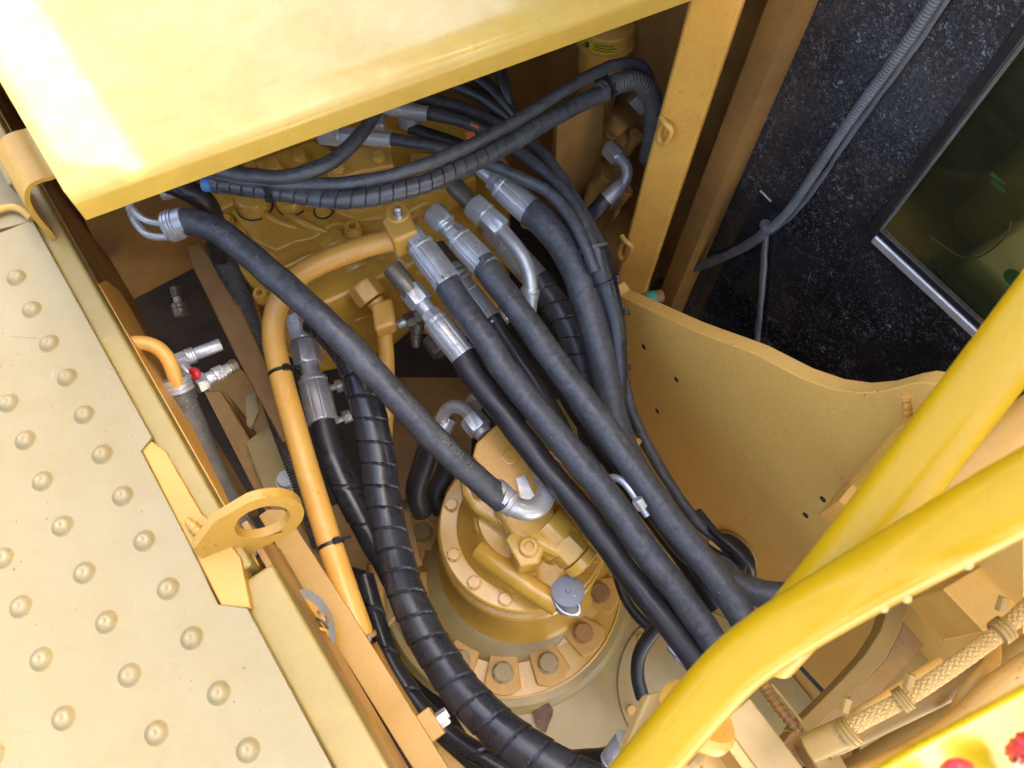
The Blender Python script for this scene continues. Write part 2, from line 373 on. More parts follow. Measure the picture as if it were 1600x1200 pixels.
# inner yellow side plate with rounded corner
t = thing('inner_side_plate', 'yellow sheet with rounded top corner standing inside the deck rail', 'panel', mnz(.3, -.08, .6))
w_ = [Qp(x, y, N, -.104) for x, y in [(140, 438), (160, 441), (180, 456), (198, 484), (220, 525), (262, 604), (350, 785), (400, 890)]]
w_ = [np.array([q[0], q[1], min(q[2], .765)]) for q in w_]
add('sheet', prism([w_[0]*np.array([1, 1, 0])+Z*.765]+w_[1:]+[w_[-1]*np.array([1, 1, 0])+Z*.765], N*.005), YP, t)

# lifting eye
t = thing('lifting_eye', 'yellow lifting eye tab with oval hole welded beside the tread plate', 'lifting eye', P(320, 830, .8))
e1 = norm(P(440, 772, .8)-P(305, 826, .8)); e2 = norm(Z*.86+norm(np.cross(Z, e1))*.22*(1 if np.cross(Z, e1)[1] > 0 else -1))
c0 = P(414, 812, .8)
Rr = .037; out = []
org = c0
base0 = P(305, 838, .8)-c0
L0 = base0@e1
for a in np.linspace(-math.pi/2, math.pi/2, 22): out.append(org+e1*Rr*math.cos(a)+e2*(Rr*math.sin(a)+.012))
out += [org+e1*(L0*.55)+e2*(Rr*.86+.008), org+e1*L0+e2*(Rr*.35), org+e1*L0+e2*(-Rr+.004), org+e1*(L0*.3)+e2*(-Rr+.010)]
hole = [org+e1*.0245*math.cos(a)+e2*(.0235*math.sin(a)+.012) for a in np.linspace(0, 2*math.pi, 32, endpoint=False)]
pn = norm(np.cross(e1, e2)); pn = pn if pn[1] < 0 else -pn
add('eye_plate', prism(out, pn*.010, [hole]), YF, t, bevel=.0012)
add('base_plate', slab([(221, 704), (236, 688), (258, 704), (314, 800), (350, 836), (376, 872), (392, 951), (345, 947)], .797, .03), YF, t, bevel=.002)
bw = [P(300, 822, .80)+e1*i*.004+pn*.0 for i in range(5)]
add('weld', sweep([P(292, 812, .802), P(300, 822, .803), P(312, 832, .803), P(324, 842, .802)], [.003, .005, .0055, .003], 12, .003, lambda s, a: .0007*np.sin(s*900)), YF, t)

# channel beam along lower left
t = thing('channel_beam', 'straight yellow channel beam running down to the bottom edge beside black hoses', 'beam', P(560, 1020, .6))
add('top_flange', slab([(418, 796), (444, 796), (560, 975), (708, 1212), (652, 1212), (520, 1000), (404, 806)], .6, .008), YF, t, bevel=.001)
add('web', prism([P(446, 800, .591), P(708, 1212, .591), P(708, 1212, .45), P(446, 800, .45)], -N*.006), YD, t)
add('nut_block', box(P(672, 1133, .575), M*.016, N*.010, Z*.016), YF, t, bevel=.002)
add('bolt', hexa(P(684, 1128, .58), N, .012, .009), ST, t)
add('bolt', lathe(P(675, 1130, .58), N, [(0, .006), (.02, .006)], 16), ST, t)

# floor pieces left of motor and grimy frames below
t = thing('chassis_rails', 'grimy tan frame rails and bracket plates low on the left of the compartment', 'frame', P(400, 700, .3))
add('rail', slab([(318, 610), (345, 610), (520, 900), (560, 985), (520, 985), (440, 850)], .36, .05), YD, t, bevel=.003)
add('rail', slab([(350, 610), (375, 640), (480, 800), (470, 820), (420, 740)], .30, .04), YBR, t, bevel=.003)
add('bracket_plate', slab([(384, 690), (412, 668), (440, 668), (478, 776), (470, 790), (425, 805)], .39, .014), YB, t, bevel=.003)
add('bolt', hexa(P(452, 752, .39), Z, .016, .0155), ST, t)
add('washer', lathe(P(452, 752, .388), Z, [(0, .019), (.004, .019)], 24), ST, t)
add('gusset', slab([(382, 618), (400, 608), (405, 640), (392, 668), (385, 664)], .42, .01), YB, t, bevel=.002)
add('rail', slab([(290, 385), (312, 378), (372, 470), (452, 650), (470, 700), (440, 690), (370, 560), (300, 415)], .50, .03), YBR, t, bevel=.003)
add('cross_plate', slab([(320, 600), (360, 560), (420, 620), (440, 680), (380, 690)], .22, .01), YD, t, bevel=.002)
t = thing('lower_cross_frame', 'dusty yellow struts and plates on the floor left of the swing motor', 'frame', P(590, 930, .2))
add('strut', slab([(585, 860), (620, 830), (636, 940), (600, 985), (588, 960)], .25, .02), YB, t, bevel=.002)
add('strut', sweep(W3([(585, 880, .30), (588, 930, .28), (592, 985, .25)]), .012, 16), YD, t)
add('plate', slab([(575, 1000), (650, 1130), (760, 1230), (700, 1230), (655, 1160), (560, 1010)], .40, .008), YP, t, bevel=.001)
add('plate', slab([(500, 800), (560, 770), (640, 800), (660, 880), (600, 900), (540, 880)], .12, .02), YD, t, bevel=.002)
add('plate', slab([(598, 590), (742, 590), (735, 720), (600, 800)], .08, .02), YBR, t)

# ================================================================ SWING MOTOR
base = P(791, 902, 0.0)
bq = P(818, 820, .306); base2 = np.array([bq[0], bq[1], 0.])
t = thing('swing_motor', 'yellow swing motor with bolted round flanges standing on the compartment floor', 'motor', base)
add('pedestal', lathe(base, Z, [(0, .245), (.006, .245), (.012, .24), (.014, .236), (.030, .236), (.034, .232), (.034, .2)], 72), YB, t)
# segmented flange pads
BA = [7, 33, 60, 87, 113, 140, 166, 200, 226, 253, 279, 306, 332]
for k, g_ in enumerate(BA):
    g_ = -g_-2.6; a0 = math.radians(g_-9.5); a1 = math.radians(g_+9.5)
    x, y = np.array([1., 0, 0]), np.array([0, 1., 0])
    arc = lambda r, a: base+Z*.034+(x*math.cos(a)+y*math.sin(a))*r
    add('flange_pad', prism([arc(.140, a0), arc(.203, a0), arc(.212, (a0*3+a1)/4), arc(.214, (a0+a1)/2), arc(.212, (a0+a1*3)/4), arc(.203, a1), arc(.140, a1)], Z*.013), YP, t, bevel=.003)
add('flange', lathe(base, Z, [(.03, .220), (.037, .220), (.039, .218), (.039, .2165), (.036, .2155), (.036, .15)], 72), YC, t)
bolt_me = None
def bolt(parent, c, axis, r, h, m, name='bolt', flange=True, ph=0):
    prof, ff = hexa(c, axis, h, r, .15, ph)
    g = [(prof, ff)]
    if flange: g.append(lathe(np.array(c)-norm(np.array(axis, float))*.001, axis, [(0, r*1.12), (.003, r*1.12), (.004, r*1.05)], 24))
    return add(name, join(*g), m, parent)
for k, g_ in enumerate(BA):
    a = math.radians(-g_-2.6); bolt(t, base+Z*.047+np.array([math.cos(a), math.sin(a), 0])*.176, Z, .0175, .013, YD if k in (0, 1) else YB, ph=k)
add('skirt', lathe(base, Z, [(.036, .160), (.042, .156), (.048, .148), (.052, .12)], 72), YB, t)
add('housing', lathe(base2, Z, [(.036, .172), (.040, .165), (.047, .156), (.058, .146), (.075, .137), (.10, .130), (.15, .118), (.20, .114), (.225, .116), (.232, .128), (.234, .136), (.238, .139), (.250, .139), (.254, .136), (.256, .125), (.262, .122), (.276, .123), (.28, .131)], 72), YC, t)
add('upper_flange', lathe(base2, Z, [(.28, .128), (.283, .133), (.303, .134), (.306, .131), (.306, .106)], 72), YC, t)
for k, g_ in enumerate((99, 125, 151, 190, 216, 242, 268, 294, 320, 346, 20, 47, 73)):
    a = math.radians(-g_-2.6); bolt(t, base2+Z*.306+np.array([math.cos(a), math.sin(a), 0])*.1185, Z, .0100, .009, YC, ph=k*.7)
add('cover', lathe(base2, Z, [(.30, .106), (.308, .1055), (.310, .104), (.318, .099), (.335, .090), (.355, .078), (.37, .07)], 72), YC, t)
# cast head: stacked rounded outlines
zc = .40
def blob(pp, z, th, bv, m=YC, nm='cast_head'): return add(nm, slab(pp, z, th), m, t, bevel=bv)
blob([(716, 735), (728, 722), (752, 735), (775, 765), (798, 800), (836, 815), (905, 770), (948, 800), (985, 850), (968, 868), (915, 842), (900, 858), (860, 858), (842, 880), (818, 878), (800, 858), (790, 832), (762, 812), (742, 800), (722, 770)], .395, .08, .011)
blob([(736, 800), (768, 790), (800, 862), (845, 884), (838, 910), (800, 905), (762, 860), (738, 826)], .365, .06, .012)
blob([(742, 700), (785, 665), (802, 688), (812, 700), (840, 738), (852, 775), (905, 850), (870, 870), (800, 835), (772, 795), (760, 745)], .43, .08, .009)
add('port_block', slab([(738, 712), (744, 692), (776, 662), (782, 658), (790, 668), (792, 682), (836, 730), (842, 748), (836, 775), (806, 782), (780, 772), (760, 742)], .475, .09), YP, t, bevel=.0035)
add('plug', lathe(P(798, 713, .475), Z, [(-.002, .0125), (.0022, .0125), (.0026, .0105), (.0010, .0100), (.0010, .0040), (.0032, .0036), (.0032, .0005)], 32), YC, t)
add('bolt_pad', slab([(789, 842), (806, 822), (826, 826), (852, 856), (842, 880), (812, 886)], .428, .07), YC, t, bevel=.004)
add('socket_bolt', lathe(P(826, 856, .428), Z, [(0, .0145), (.002, .0145), (.009, .0135), (.0105, .012), (.0105, .0072), (.005, .0065), (.005, .0005)], 32), YC, t)
add('socket_bolt', lathe(P(788, 812, .40), Z, [(0, .010), (.012, .0095), (.012, .0055), (.007, .005), (.007, .0005)], 24), YC, t)
add('socket_bolt', lathe(P(747, 768, .40), Z, [(0, .010), (.012, .0095), (.012, .0055), (.007, .005), (.007, .0005)], 24), YC, t)
add('boss', lathe(P(735, 738, .385), Z, [(0, .013), (.012, .012), (.014, .010)], 28), YC, t)
# relief port, big hex plug
d = norm(P(925, 893, .40)-P(865, 832, .42))
add('port_barrel', lathe(P(848, 818, .405), d, [(0, .034), (.02, .036), (.042, .0345), (.044, .031)], 40), YC, t)
add('hex_plug', hexa(P(874, 842, .41), d, .034, .029, phase=.3), YC, t)
add('hex_plug', lathe(P(893, 863, .405), d, [(.010, .026), (.024, .026), (.0255, .0245), (.027, .020), (.022, .019), (.022, .001)], 32), YC, t)
# grease / dipstick pipe with cap
add('filler_pipe', sweep(W3([(752, 862, .345), (775, 880, .355), (810, 905, .36), (850, 932, .36), (872, 945, .36)]), [.019, .0175, .017, .017, .0175], 28), YC, t)
add('cap', join(lathe(P(884, 944, .352), norm(P(887, 915, .40)-P(884, 944, .352)), [(0, .018), (.022, .018)], 28),
    lathe(P(887, 926, .385), norm(P(887, 910, .42)-P(884, 940, .36)), [(0, .0225), (.002, .0235), (.0055, .0235), (.0065, .022), (.0068, .004), (.011, .0035), (.0115, .0005)], 32)), CAPM, t)
add('cap_ring', sweep(W3([(866, 935, .385), (870, 950, .385), (888, 961, .385), (905, 962, .385), (908, 950, .388), (897, 930, .392)]), .0028, 12, .002), ST, t)
add('tag_plate', slab([(806, 748), (820, 742), (835, 775), (830, 792), (815, 782)], .482, .002), ST, t)
# leaf litter
for px, py, s_ in ((848, 1118, 1), (822, 1152, .6)):
    c = P(px, py, .010); pts = [c+np.array([math.cos(a)*.017*s_*(1+.2*math.sin(3*a)), math.sin(a)*.026*s_*(1+.15*math.cos(5*a)), .002+.003*math.sin(2*a)]) for a in np.linspace(0, 6.283, 16, endpoint=False)]
    o = add('dry_leaf', prism(pts, Z*.0006), LEAF); tag(o, 'larger brown dry leaf lying on the tan floor below the motor' if s_ == 1 else 'smaller brown dry leaf partly beside the spiral-wrapped hose', 'leaf')
# round cover on the floor right of motor
cc = P(1085, 1075, 0)
t = thing('round_floor_cover', 'round yellow cover plate on the floor under the hose bundle', 'cover', cc)
add('disc', lathe(cc, Z, [(0, .142), (.004, .142), (.006, .14), (.006, .05), (.002, .05)], 72), YB, t)
for k in range(6):
    a = math.radians(k*60+200); bolt(t, cc+Z*.006+np.array([math.cos(a), math.sin(a), 0])*.125, Z, .009, .007, YC)

# ================================================================ SIDE PLATE (boom foot) with curved top
NP = .506
outl = [(958, 450), (968, 463), (1080, 515), (1180, 553), (1250, 590), (1300, 608), (1340, 614), (1380, 611), (1420, 600), (1440, 597), (1475, 602), (1540, 640), (1600, 700), (1600, 1250), (1300, 1300), (1240, 1150), (1100, 930), (975, 700), (960, 560)]
hole = [(1146+44*math.cos(a)*.80-44*math.sin(a)*.55*.6, 866+44*math.cos(a)*.62+44*math.sin(a)*.72*.8) for a in np.linspace(0, 2*math.pi, 28, endpoint=False)]
t = thing('boom_foot_plate', 'thick yellow side plate with curved top edge and small drilled holes beside the black cab', 'plate', Qp(1180, 890, N, NP))
add('plate', onN(outl, NP, .022, [hole]), PLT, t, bevel=.0015)
dd, tt = None, None
for k, (x, y) in enumerate([(1006, 542), (1057, 593), (983, 595), (1027, 642), (1286, 780), (1259, 805)]):
    c = Qp(x, y, N, NP)
    add('drilled_hole', lathe(c-N*.0006, N, [(0, .0048), (.0008, .0048), (.001, .0038), (.001, .0005)][::1], 16), BLK if k < 4 else INK, t)  # black disc paints the dark inside the hole; nothing is cut
add('grommet_rim', sweep([Qp(x, y, N, NP)-N*.002 for x, y in hole]+[Qp(*hole[0], N, NP)-N*.002], .003, 10, .003), OLV, t)
add('weld', sweep([Qp(x, y, N, NP-.002) for x, y in ((1415, 620), (1418, 650), (1412, 690), (1400, 730))], .004, 10, .003, lambda s, a: .0008*np.sin(s*700)), YP, t)
add('gusset', prism([mnz(.0, NP-.003, .80), mnz(-.01, NP-.003, .84), mnz(-.07, NP-.003, .86), mnz(-.09, NP-.003, .70), mnz(-.02, NP-.003, .62)], -N*.02), YP, t, bevel=.002)
t = thing('guard_block', 'small yellow angle block with pale top fixed on the curved side plate', 'bracket', Qp(1350, 760, N, .49))
add('angle', slab([(1310, 782), (1368, 712), (1392, 693), (1420, 720), (1340, 800)], .66, .06), YP, t, bevel=.001)

# ================================================================ POST
t = thing('corner_post', 'upright yellow box post with two welded wire loops between compartment and cab', 'post', P(990, 450, .3))
pb = [P(962, 452, .3), P(1014, 468, .3), P(1035, 448, .3), P(985, 430, .3)]
dz = 1.15
def vz(px, py, z0): q = P(px, py, z0); return np.array([q[0], q[1], -.1])
add('post_body', prism([vz(958, 452, .3), vz(1006, 466, .3), vz(1017, 438, .3), vz(970, 424, .3)], Z*1.5), YP, t, bevel=.006)
pa_, pb_ = P(958, 452, .3), P(1006, 466, .3); pn_ = norm(np.cross(pb_-pa_, Z)); pn_ = pn_ if (EYE-pa_)@pn_ > 0 else -pn_
for (x0, y0, sc) in ((1043, 205, 1), (981, 388, .9)):
    q = lambda dx, dy, o: Qp(x0+dx*sc, y0+dy*sc, pn_, pa_@pn_)+pn_*o
    add('wire_loop', sweep([q(-10, -22, .0), q(-4, -20, .010), q(12, -15, .011), q(9, -6, .012), q(3, 6, .012), q(-3, 14, .010), q(-12, 12, .006), q(-14, 2, .001), q(-6, -14, .001)], .0042, 12, .002), YP, t)
# ================================================================ CONTROL VALVE (cast block)
t = thing('control_valve', 'large cast yellow control valve block with bosses and ports under the crossing hoses', 'valve', P(520, 360, .4))
add('main_casting', slab([(318, 290), (330, 245), (560, 160), (740, 180), (800, 260), (790, 400), (700, 440), (620, 420), (560, 450), (470, 490), (420, 480), (370, 420)], .50, .20), YC, t, bevel=.006)
add('raised_casting', slab([(340, 330), (400, 300), (470, 320), (520, 330), (560, 345), (600, 340), (640, 330), (700, 300), (720, 240), (600, 190), (400, 240), (330, 290)], .53, .06), YC, t, bevel=.005)
wl = [(360, 330), (400, 378), (430, 392), (460, 378), (490, 372), (520, 350), (560, 352), (590, 372), (640, 352), (660, 320), (560, 240), (400, 260)]
add('waved_casting', slab(wl, .515, .04), YC, t, bevel=.004)
add('cover_block', slab([(510, 235), (610, 222), (616, 258), (560, 268), (512, 286)], .585, .08), YP, t, bevel=.004)
add('cover_block', slab([(395, 250), (490, 215), (520, 230), (515, 285), (420, 285)], .555, .05), YC, t, bevel=.007)
add('cover_block', slab([(640, 235), (735, 240), (745, 275), (700, 300), (640, 290)], .56, .05), YC, t, bevel=.006)
def cyl(c, ax, prof, m=YC, nm='boss', sd=32): return add(nm, lathe(c, ax, prof, sd), m, t)
cyl(P(398, 322, .515), Z, [(0, .027), (.02, .0265), (.026, .024), (.028, .019)], YC, 'cap')
cyl(P(456, 318, .515), Z, [(0, .024), (.015, .0235), (.02, .020)], YC, 'cap')
for (x, y, z, r) in ((398, 322, .512, .0285), (456, 318, .512, .0255), (505, 330, .531, .016), (640, 300, .531, .0135)):
    q_ = P(x, y, z+.0035); add('seal_ring', sweep([q_+np.array([math.cos(k_)*r, math.sin(k_)*r, 0]) for k_ in np.linspace(0, 6.2832, 25)], .0014, 8, .003), INK, t)
for (x, y, r) in ((553, 362, .013), (410, 466, .011), (690, 300, .011), (822, 350, .009), (497, 232, .009), (672, 395, .010), (640, 300, .010)):
    cyl(P(x, y, .52), Z, [(0, r), (.014, r*.95), (.016, r*.85), (.016, r*.42), (.004, r*.38), (.004, .0003)])
add('port_boss', lathe(P(700, 335, .50), norm(P(640, 270, .5)-P(700, 335, .50)), [(-.004, .028), (.03, .030), (.05, .03)], 32), YC, t)
add('port_boss', lathe(P(586, 345, .49), norm(P(560, 290, .46)-P(586, 345, .49)), [(-.004, .024), (.03, .028), (.05, .03)], 32), YC, t)
for (x, y, z, r, L) in ((645, 420, .50, .028, .05), (560, 425, .48, .03, .05), (720, 310, .50, .03, .05), (690, 395, .47, .024, .05), (755, 350, .50, .02, .04), (480, 455, .46, .034, .04), (610, 408, .48, .028, .05)):
    add('port_boss', lathe(P(x, y, z), norm(P(x-30, y-45, z)-P(x, y, z)), [(-.008, r*.82), (-.003, r*.95), (.004, r), (L, r*1.05)], 32), YC, t)
for (x, y) in ((430, 345), (475, 350), (600, 300)):
    add('rib', sweep(W3([(x-35, y-20, .512), (x, y, .52), (x+35, y+12, .512)]), [.004, .008, .004], 14, .004), YC, t)
add('side_casting', slab([(396, 455), (430, 470), (520, 470), (520, 440), (600, 430), (640, 440), (590, 480), (560, 500), (470, 520), (410, 490)], .42, .15), YC, t, bevel=.006)
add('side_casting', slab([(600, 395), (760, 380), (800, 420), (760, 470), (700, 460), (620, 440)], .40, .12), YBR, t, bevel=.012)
add('end_plate', slab([(300, 330), (330, 300), (400, 440), (395, 470), (372, 440)], .47, .2), YD, t, bevel=.003)

for (x, y, z, r, h) in ((352, 348, .515, .012, .010), (436, 440, .505, .012, .010), (505, 330, .53, .012, .012), (598, 318, .53, .011, .010), (660, 262, .565, .010, .009), (528, 262, .59, .009, .008), (592, 246, .59, .009, .008), (470, 245, .56, .010, .009), (430, 262, .56, .010, .009), (725, 262, .565, .009, .008)):
    add('bolt', join(hexa(P(x, y, z), Z, h, r, phase=x), lathe(P(x, y, z), Z, [(-.002, r*1.15), (.003, r*1.15), (.004, r)], 24)), YC, t)
add('parting_ridge', sweep(W3([(345, 400, .505), (385, 408, .508), (420, 425, .508), (455, 412, .508), (490, 396, .508), (520, 402, .508), (550, 392, .508)]), .0035, 12, .003), YC, t)
add('parting_ridge', sweep(W3([(560, 290, .54), (590, 300, .54), (640, 292, .54), (690, 272, .55)]), .003, 12, .003), YC, t)
for (x, y, z, r, L) in ((376, 372, .505, .018, .03), (452, 380, .505, .020, .025), (520, 385, .50, .022, .03), (350, 310, .50, .02, .03)):
    cyl(P(x, y, z-.02), Z, [(0, r*1.2), (.02, r), (.024, r*.9), (.026, r*.6)], YC, 'boss')

# yellow pipe from junction block
t = thing('painted_steel_pipe', 'thick yellow pipe bending from the junction block down past the spiral hoses', 'pipe', P(430, 520, .58))
pa = [(636, 372, .62), (600, 378, .62), (550, 392, .62), (500, 412, .62), (460, 436, .615), (436, 470, .60), (427, 520, .585), (437, 580, .575), (456, 650, .57), (480, 735, .565), (506, 820, .56), (532, 900, .555), (566, 998, .545)]
add('pipe', sweep(W3(pa), rad(P(480, 735, .565), 38), 32), YP, t)
c = P(628, 366, .625)
jx = norm(P(650, 358, .625)-P(610, 374, .625)); jy = norm(np.cross(Z, jx))
add('junction_block', box(c, jx*.019, jy*.021, Z*.022), YP, t, bevel=.006)
add('junction_block', lathe(P(624, 352, .62), Z, [(0, .018), (.025, .018), (.03, .015)], 32), YP, t)
add('grease_nipple', lathe(P(623, 342, .648), norm(Z*.8+UP*.5), [(0, .005), (.003, .005), (.003, .0065), (.007, .0065), (.007, .0045), (.012, .0045), (.014, .0055), (.017, .004), (.018, .002)], 16), ST, t)
add('end_collar', lathe(P(566, 992, .545), norm(P(572, 1010, .54)-P(560, 975, .547)), [(0, .0165), (.006, .0165), (.0065, .015)], 24), YD, t)
add('end_bolt', hexa(P(575, 1000, .56), Z, .004, .005), SD, t)
def ziptie(parent, pts, r, i, m=TIE, head=None, ww=.0022):
    # band round a tube path at point index i with a square head
    c, T, X, Y, s = sweep.last
def band(parent, c, T, r, head_dir, w=.0024, tail=.02, m=TIE):
    T = norm(T); _, x, y = frame(T)
    v, f = lathe(np.array(c)-T*w, T, [(0, r), (0, r+.0012), (2*w, r+.0012), (2*w, r)], 28)
    g = [(v, f)]
    hd = norm(head_dir-T*(head_dir@T)); side = np.cross(T, hd)
    g.append(box(np.array(c)+hd*(r+.002), T*.0038, side*.004, hd*.003))
    tl = np.array(c)+hd*(r+.003)
    g.append(box(tl-side*tail*.5, T*w*.8, side*tail*.5, hd*.0005))
    return add('zip_tie', join(*g), m, parent, bevel=.0004)
pr_ = rad(P(480, 735, .565), 38)
band(t, P(439, 583, .575), P(456, 650, .57)-P(436, 570, .575), pr_, norm(RT*.8-fwd*.9))
band(t, P(517, 852, .558), P(532, 900, .555)-P(506, 820, .56), pr_, norm(RT*.8-fwd*.9))
t2 = thing('lower_drain_pipe', 'pale yellow pipe continuing below the end collar towards the bolt block', 'pipe', P(600, 1060, .45))
add('pipe', sweep(W3([(572, 1012, .50), (600, 1065, .49), (640, 1130, .48), (668, 1180, .47)]), .015, 24), YD, t2)

# small yellow elbow pipe
t = thing('elbow_pipe', 'yellow elbow pipe with large hex nut hanging from the casting into the void', 'pipe', P(600, 500, .5))
d = norm(P(600, 492, .50)-P(568, 448, .52))
add('nut', hexa(P(564, 443, .52), d, .03, .0235, phase=.2), YP, t)
add('collar', lathe(P(586, 470, .51), d, [(0, .0135), (.02, .0135)], 24), YP, t)
add('hex_elbow', box(P(601, 497, .505), norm(P(620, 490, .505)-P(590, 500, .505))*.0165, norm(P(603, 520, .5)-P(598, 480, .505))*.022, Z*.015), YP, t, bevel=.006)
add('pipe', sweep(W3([(598, 500, .50), (603, 540, .47), (605, 590, .44), (604, 640, .41), (600, 700, .38), (596, 760, .36)]), rad(P(605, 590, .44), 24), 24), YP, t)

# ================================================================ HOSES
def ferr(a): return 1-.03*(1 if math.cos(10*a) > .75 else 0)
def fit(parent, A, B, parts):
    """A,B = (px,py,z); parts = (name, t0, t1, width px, kind, material)"""
    a, b = P(*A), P(*B); d = b-a; L = np.linalg.norm(d); d = d/L
    for (nm, t0, t1, w, kind, m) in parts:
        r = rad((a+b)/2, w); s = a+d*L*t0; l = L*(t1-t0)
        if kind == 'hex': add(nm, hexa(s, d, l, r*1.06, phase=random.random()), m, parent)
        elif kind == 'fer': add(nm, lathe(s, d, [(0, r*.86), (.001, r*.95), (l*.05, r*.98), (l*.09, r*.98), (l*.11, r*.92), (l*.2, r), (l*.5, r*1.01), (l*.93, r), (l*.965, r*1.03), (l*.995, r*1.02), (l, r*.95)], 80, ferr), m, parent, sharp=25)
        elif kind == 'ring': add(nm, lathe(s, d, [(0, r*.8), (0, r*.96), (l*.1, r), (l*.3, r), (l*.36, r*.93), (l*.42, r), (l*.66, r), (l*.72, r*.93), (l*.78, r), (l*.95, r), (l, r*.8)], 36), m, parent)
        else: add(nm, lathe(s, d, [(0, r*.9), (min(.0012, l*.1), r), (l*.95, r), (l, r*.92)], 32), m, parent)
def hose(name, label, pts, w, ref, m=RB, kind='plain', cat='hose', pitch=.02, group=None, seg=24, w2=None):
    pw = W3(pts); r = rad(pw[ref], w)
    if w2: r = [r, rad(pw[-1], w2)]
    t = thing(name, label, cat, pw[len(pw)//2], group)
    if kind == 'plain': g = sweep(pw, r, 32, .0025, crease if m is RB else lump)
    elif kind == 'spiral': g = sweep(pw, r, 40, min(.0016, pitch/24), wrap_disp(pitch))
    elif kind == 'corr': g = sweep(pw, r, 24, pitch/6, corr_disp(pitch, .0009))
    add({'plain': 'rubber_tube', 'spiral': 'spiral_wrap', 'corr': 'corrugated_tube'}[kind], g, m, t, sharp=50 if kind != 'spiral' else 35)
    return t
# ---- main crossing hose with print
H1 = [(268, 352, .715), (300, 346, .718), (345, 363, .715), (395, 403, .705), (450, 450, .695), (500, 495, .685), (550, 545, .67), (600, 600, .65), (650, 655, .625), (700, 707, .595), (745, 748, .565), (786, 782, .535)]
t = hose('printed_hose', 'long thick grey hose crossing the compartment diagonally with pale lettering', H1, 43, 6)
h1 = sweep.last; r1 = rad(P(*H1[6]), 43)
fit(t, (770, 765, .545), (803, 793, .525), [('clamp_rings', 0, .75, 44, 'ring', ST), ('collar', .75, 1.0, 36, 'cyl', ST)])
add('elbow_tube', sweep(W3([(795, 787, .528), (815, 797, .520), (836, 797, .512), (850, 782, .505), (856, 760, .495), (856, 735, .48)]), rad(P(830, 797, .51), 33), 28, .004), ST, t)
fit(t, (856, 752, .492), (856, 730, .48), [('collar', 0, 1, 44, 'ring', ST)])
fit(t, (262, 355, .712), (292, 345, .718), [('clamp_rings', 0, .55, 50, 'ring', ST), ('collar', .5, 1, 46, 'cyl', ST)])
for dy in (0, 22):
    add('clamp_pipe', sweep(W3([(200, 306+dy*.6, .69), (210, 330+dy*.7, .70), (232, 347+dy, .705), (262, 350+dy*.9, .705)]), .0048, 14, .004), ST, t)
def print_on(parent, text, info, r, s0, size, ang, m=PRT, flip=False):
    c, T, X, Y, s = info
    cu = bpy.data.curves.new('hose_print', 'FONT'); cu.body = text; cu.size = size; cu.resolution_u = 2
    ob = bpy.data.objects.new('hose_print', cu); COL.objects.link(ob)
    dg = bpy.context.evaluated_depsgraph_get(); me = bpy.data.meshes.new_from_object(ob.evaluated_get(dg)); COL.objects.unlink(ob); bpy.data.objects.remove(ob)
    for v in me.vertices:
        u, w = v.co.x, v.co.y
        ss = s0-u if flip else s0+u; i = int(np.clip(np.searchsorted(s, ss), 1, len(s)-1)); f_ = (ss-s[i-1])/(s[i]-s[i-1])
        cc = c[i-1]*(1-f_)+c[i]*f_; xx = X[i]; yy = Y[i]
        # outward direction: start from camera-facing side
        tc = norm(EYE-cc); a0 = math.atan2(tc@yy, tc@xx); a = a0+ang+(w-size*.35)/r*(1 if flip else -1)
        v.co = Vector(cc+(xx*math.cos(a)+yy*math.sin(a))*(r+.0009))
    o = link('lettering', me, m, parent)
    return o
Ls = h1[4][-1]
print_on(t, '16 TOUGH', h1, r1, Ls*.875, .013, -.55, flip=True)
print_on(t, 'Powerline-ISP-3/4 MSHA', h1, r1, Ls*.79, .0085, -.55, flip=True)
print_on(t, 'TOUGH', h1, r1, Ls*.17, .010, -.1, flip=True)

# ---- bundle of pressure hoses
F1 = [(694, 436, .615), (712, 465, .61), (757, 527, .60), (783, 570, .59), (850, 655, .575), (900, 715, .56), (943, 768, .55), (1005, 855, .53), (1060, 925, .505), (1113, 1000, .48), (1160, 1070, .46)]
t = hose('pressure_hose', 'grey spiral-textured hose, middle one of the three thick diagonal hoses', F1, 44, 5)
fit(t, (640, 362, .63), (700, 443, .612), [('nut', 0, .28, 33, 'hex', ST), ('ferrule', .25, 1, 46, 'fer', ST)])
F2 = [(716, 542, .565), (735, 580, .56), (770, 625, .55), (817, 685, .54), (857, 737, .53), (900, 787, .52), (943, 842, .51), (985, 902, .49), (1033, 960, .475), (1073, 1013, .46), (1120, 1080, .44)]
t = hose('pressure_hose', 'smooth black hose, lowest left of the diagonal bundle crossing over the motor', F2, 40, 4, RK)
fit(t, (612, 418, .60), (648, 462, .59), [('adapter', 0, .9, 32, 'cyl', SD)])
fit(t, (640, 450, .59), (724, 556, .563), [('nut', 0, .24, 38, 'hex', ST), ('collar', .22, .42, 27, 'cyl', ST), ('nut', .36, .5, 32, 'hex', ST), ('ferrule', .45, 1, 42, 'fer', ST)])
F3 = [(752, 408, .62), (775, 440, .615), (817, 495, .605), (867, 565, .595), (927, 645, .58), (983, 722, .565), (1050, 815, .55), (1100, 877, .535), (1147, 943, .52), (1185, 1010, .50)]
t = hose('pressure_hose', 'grey hose with chalky patches, uppermost of the three thick diagonal hoses', F3, 43, 4)
fit(t, (676, 330, .63), (762, 420, .617), [('nut', 0, .24, 38, 'hex', ST), ('collar', .2, .42, 29, 'ring', ST), ('nut', .36, .5, 34, 'hex', ST), ('ferrule', .46, 1, 43, 'fer', ST)])
F4 = [(766, 492, .54), (790, 528, .53), (830, 590, .52), (870, 655, .505), (920, 745, .49), (975, 830, .47), (1040, 915, .45), (1095, 985, .43)]
t = hose('return_hose', 'thin black hose with small white dot running between the thick diagonal hoses', F4, 27, 3, RK)
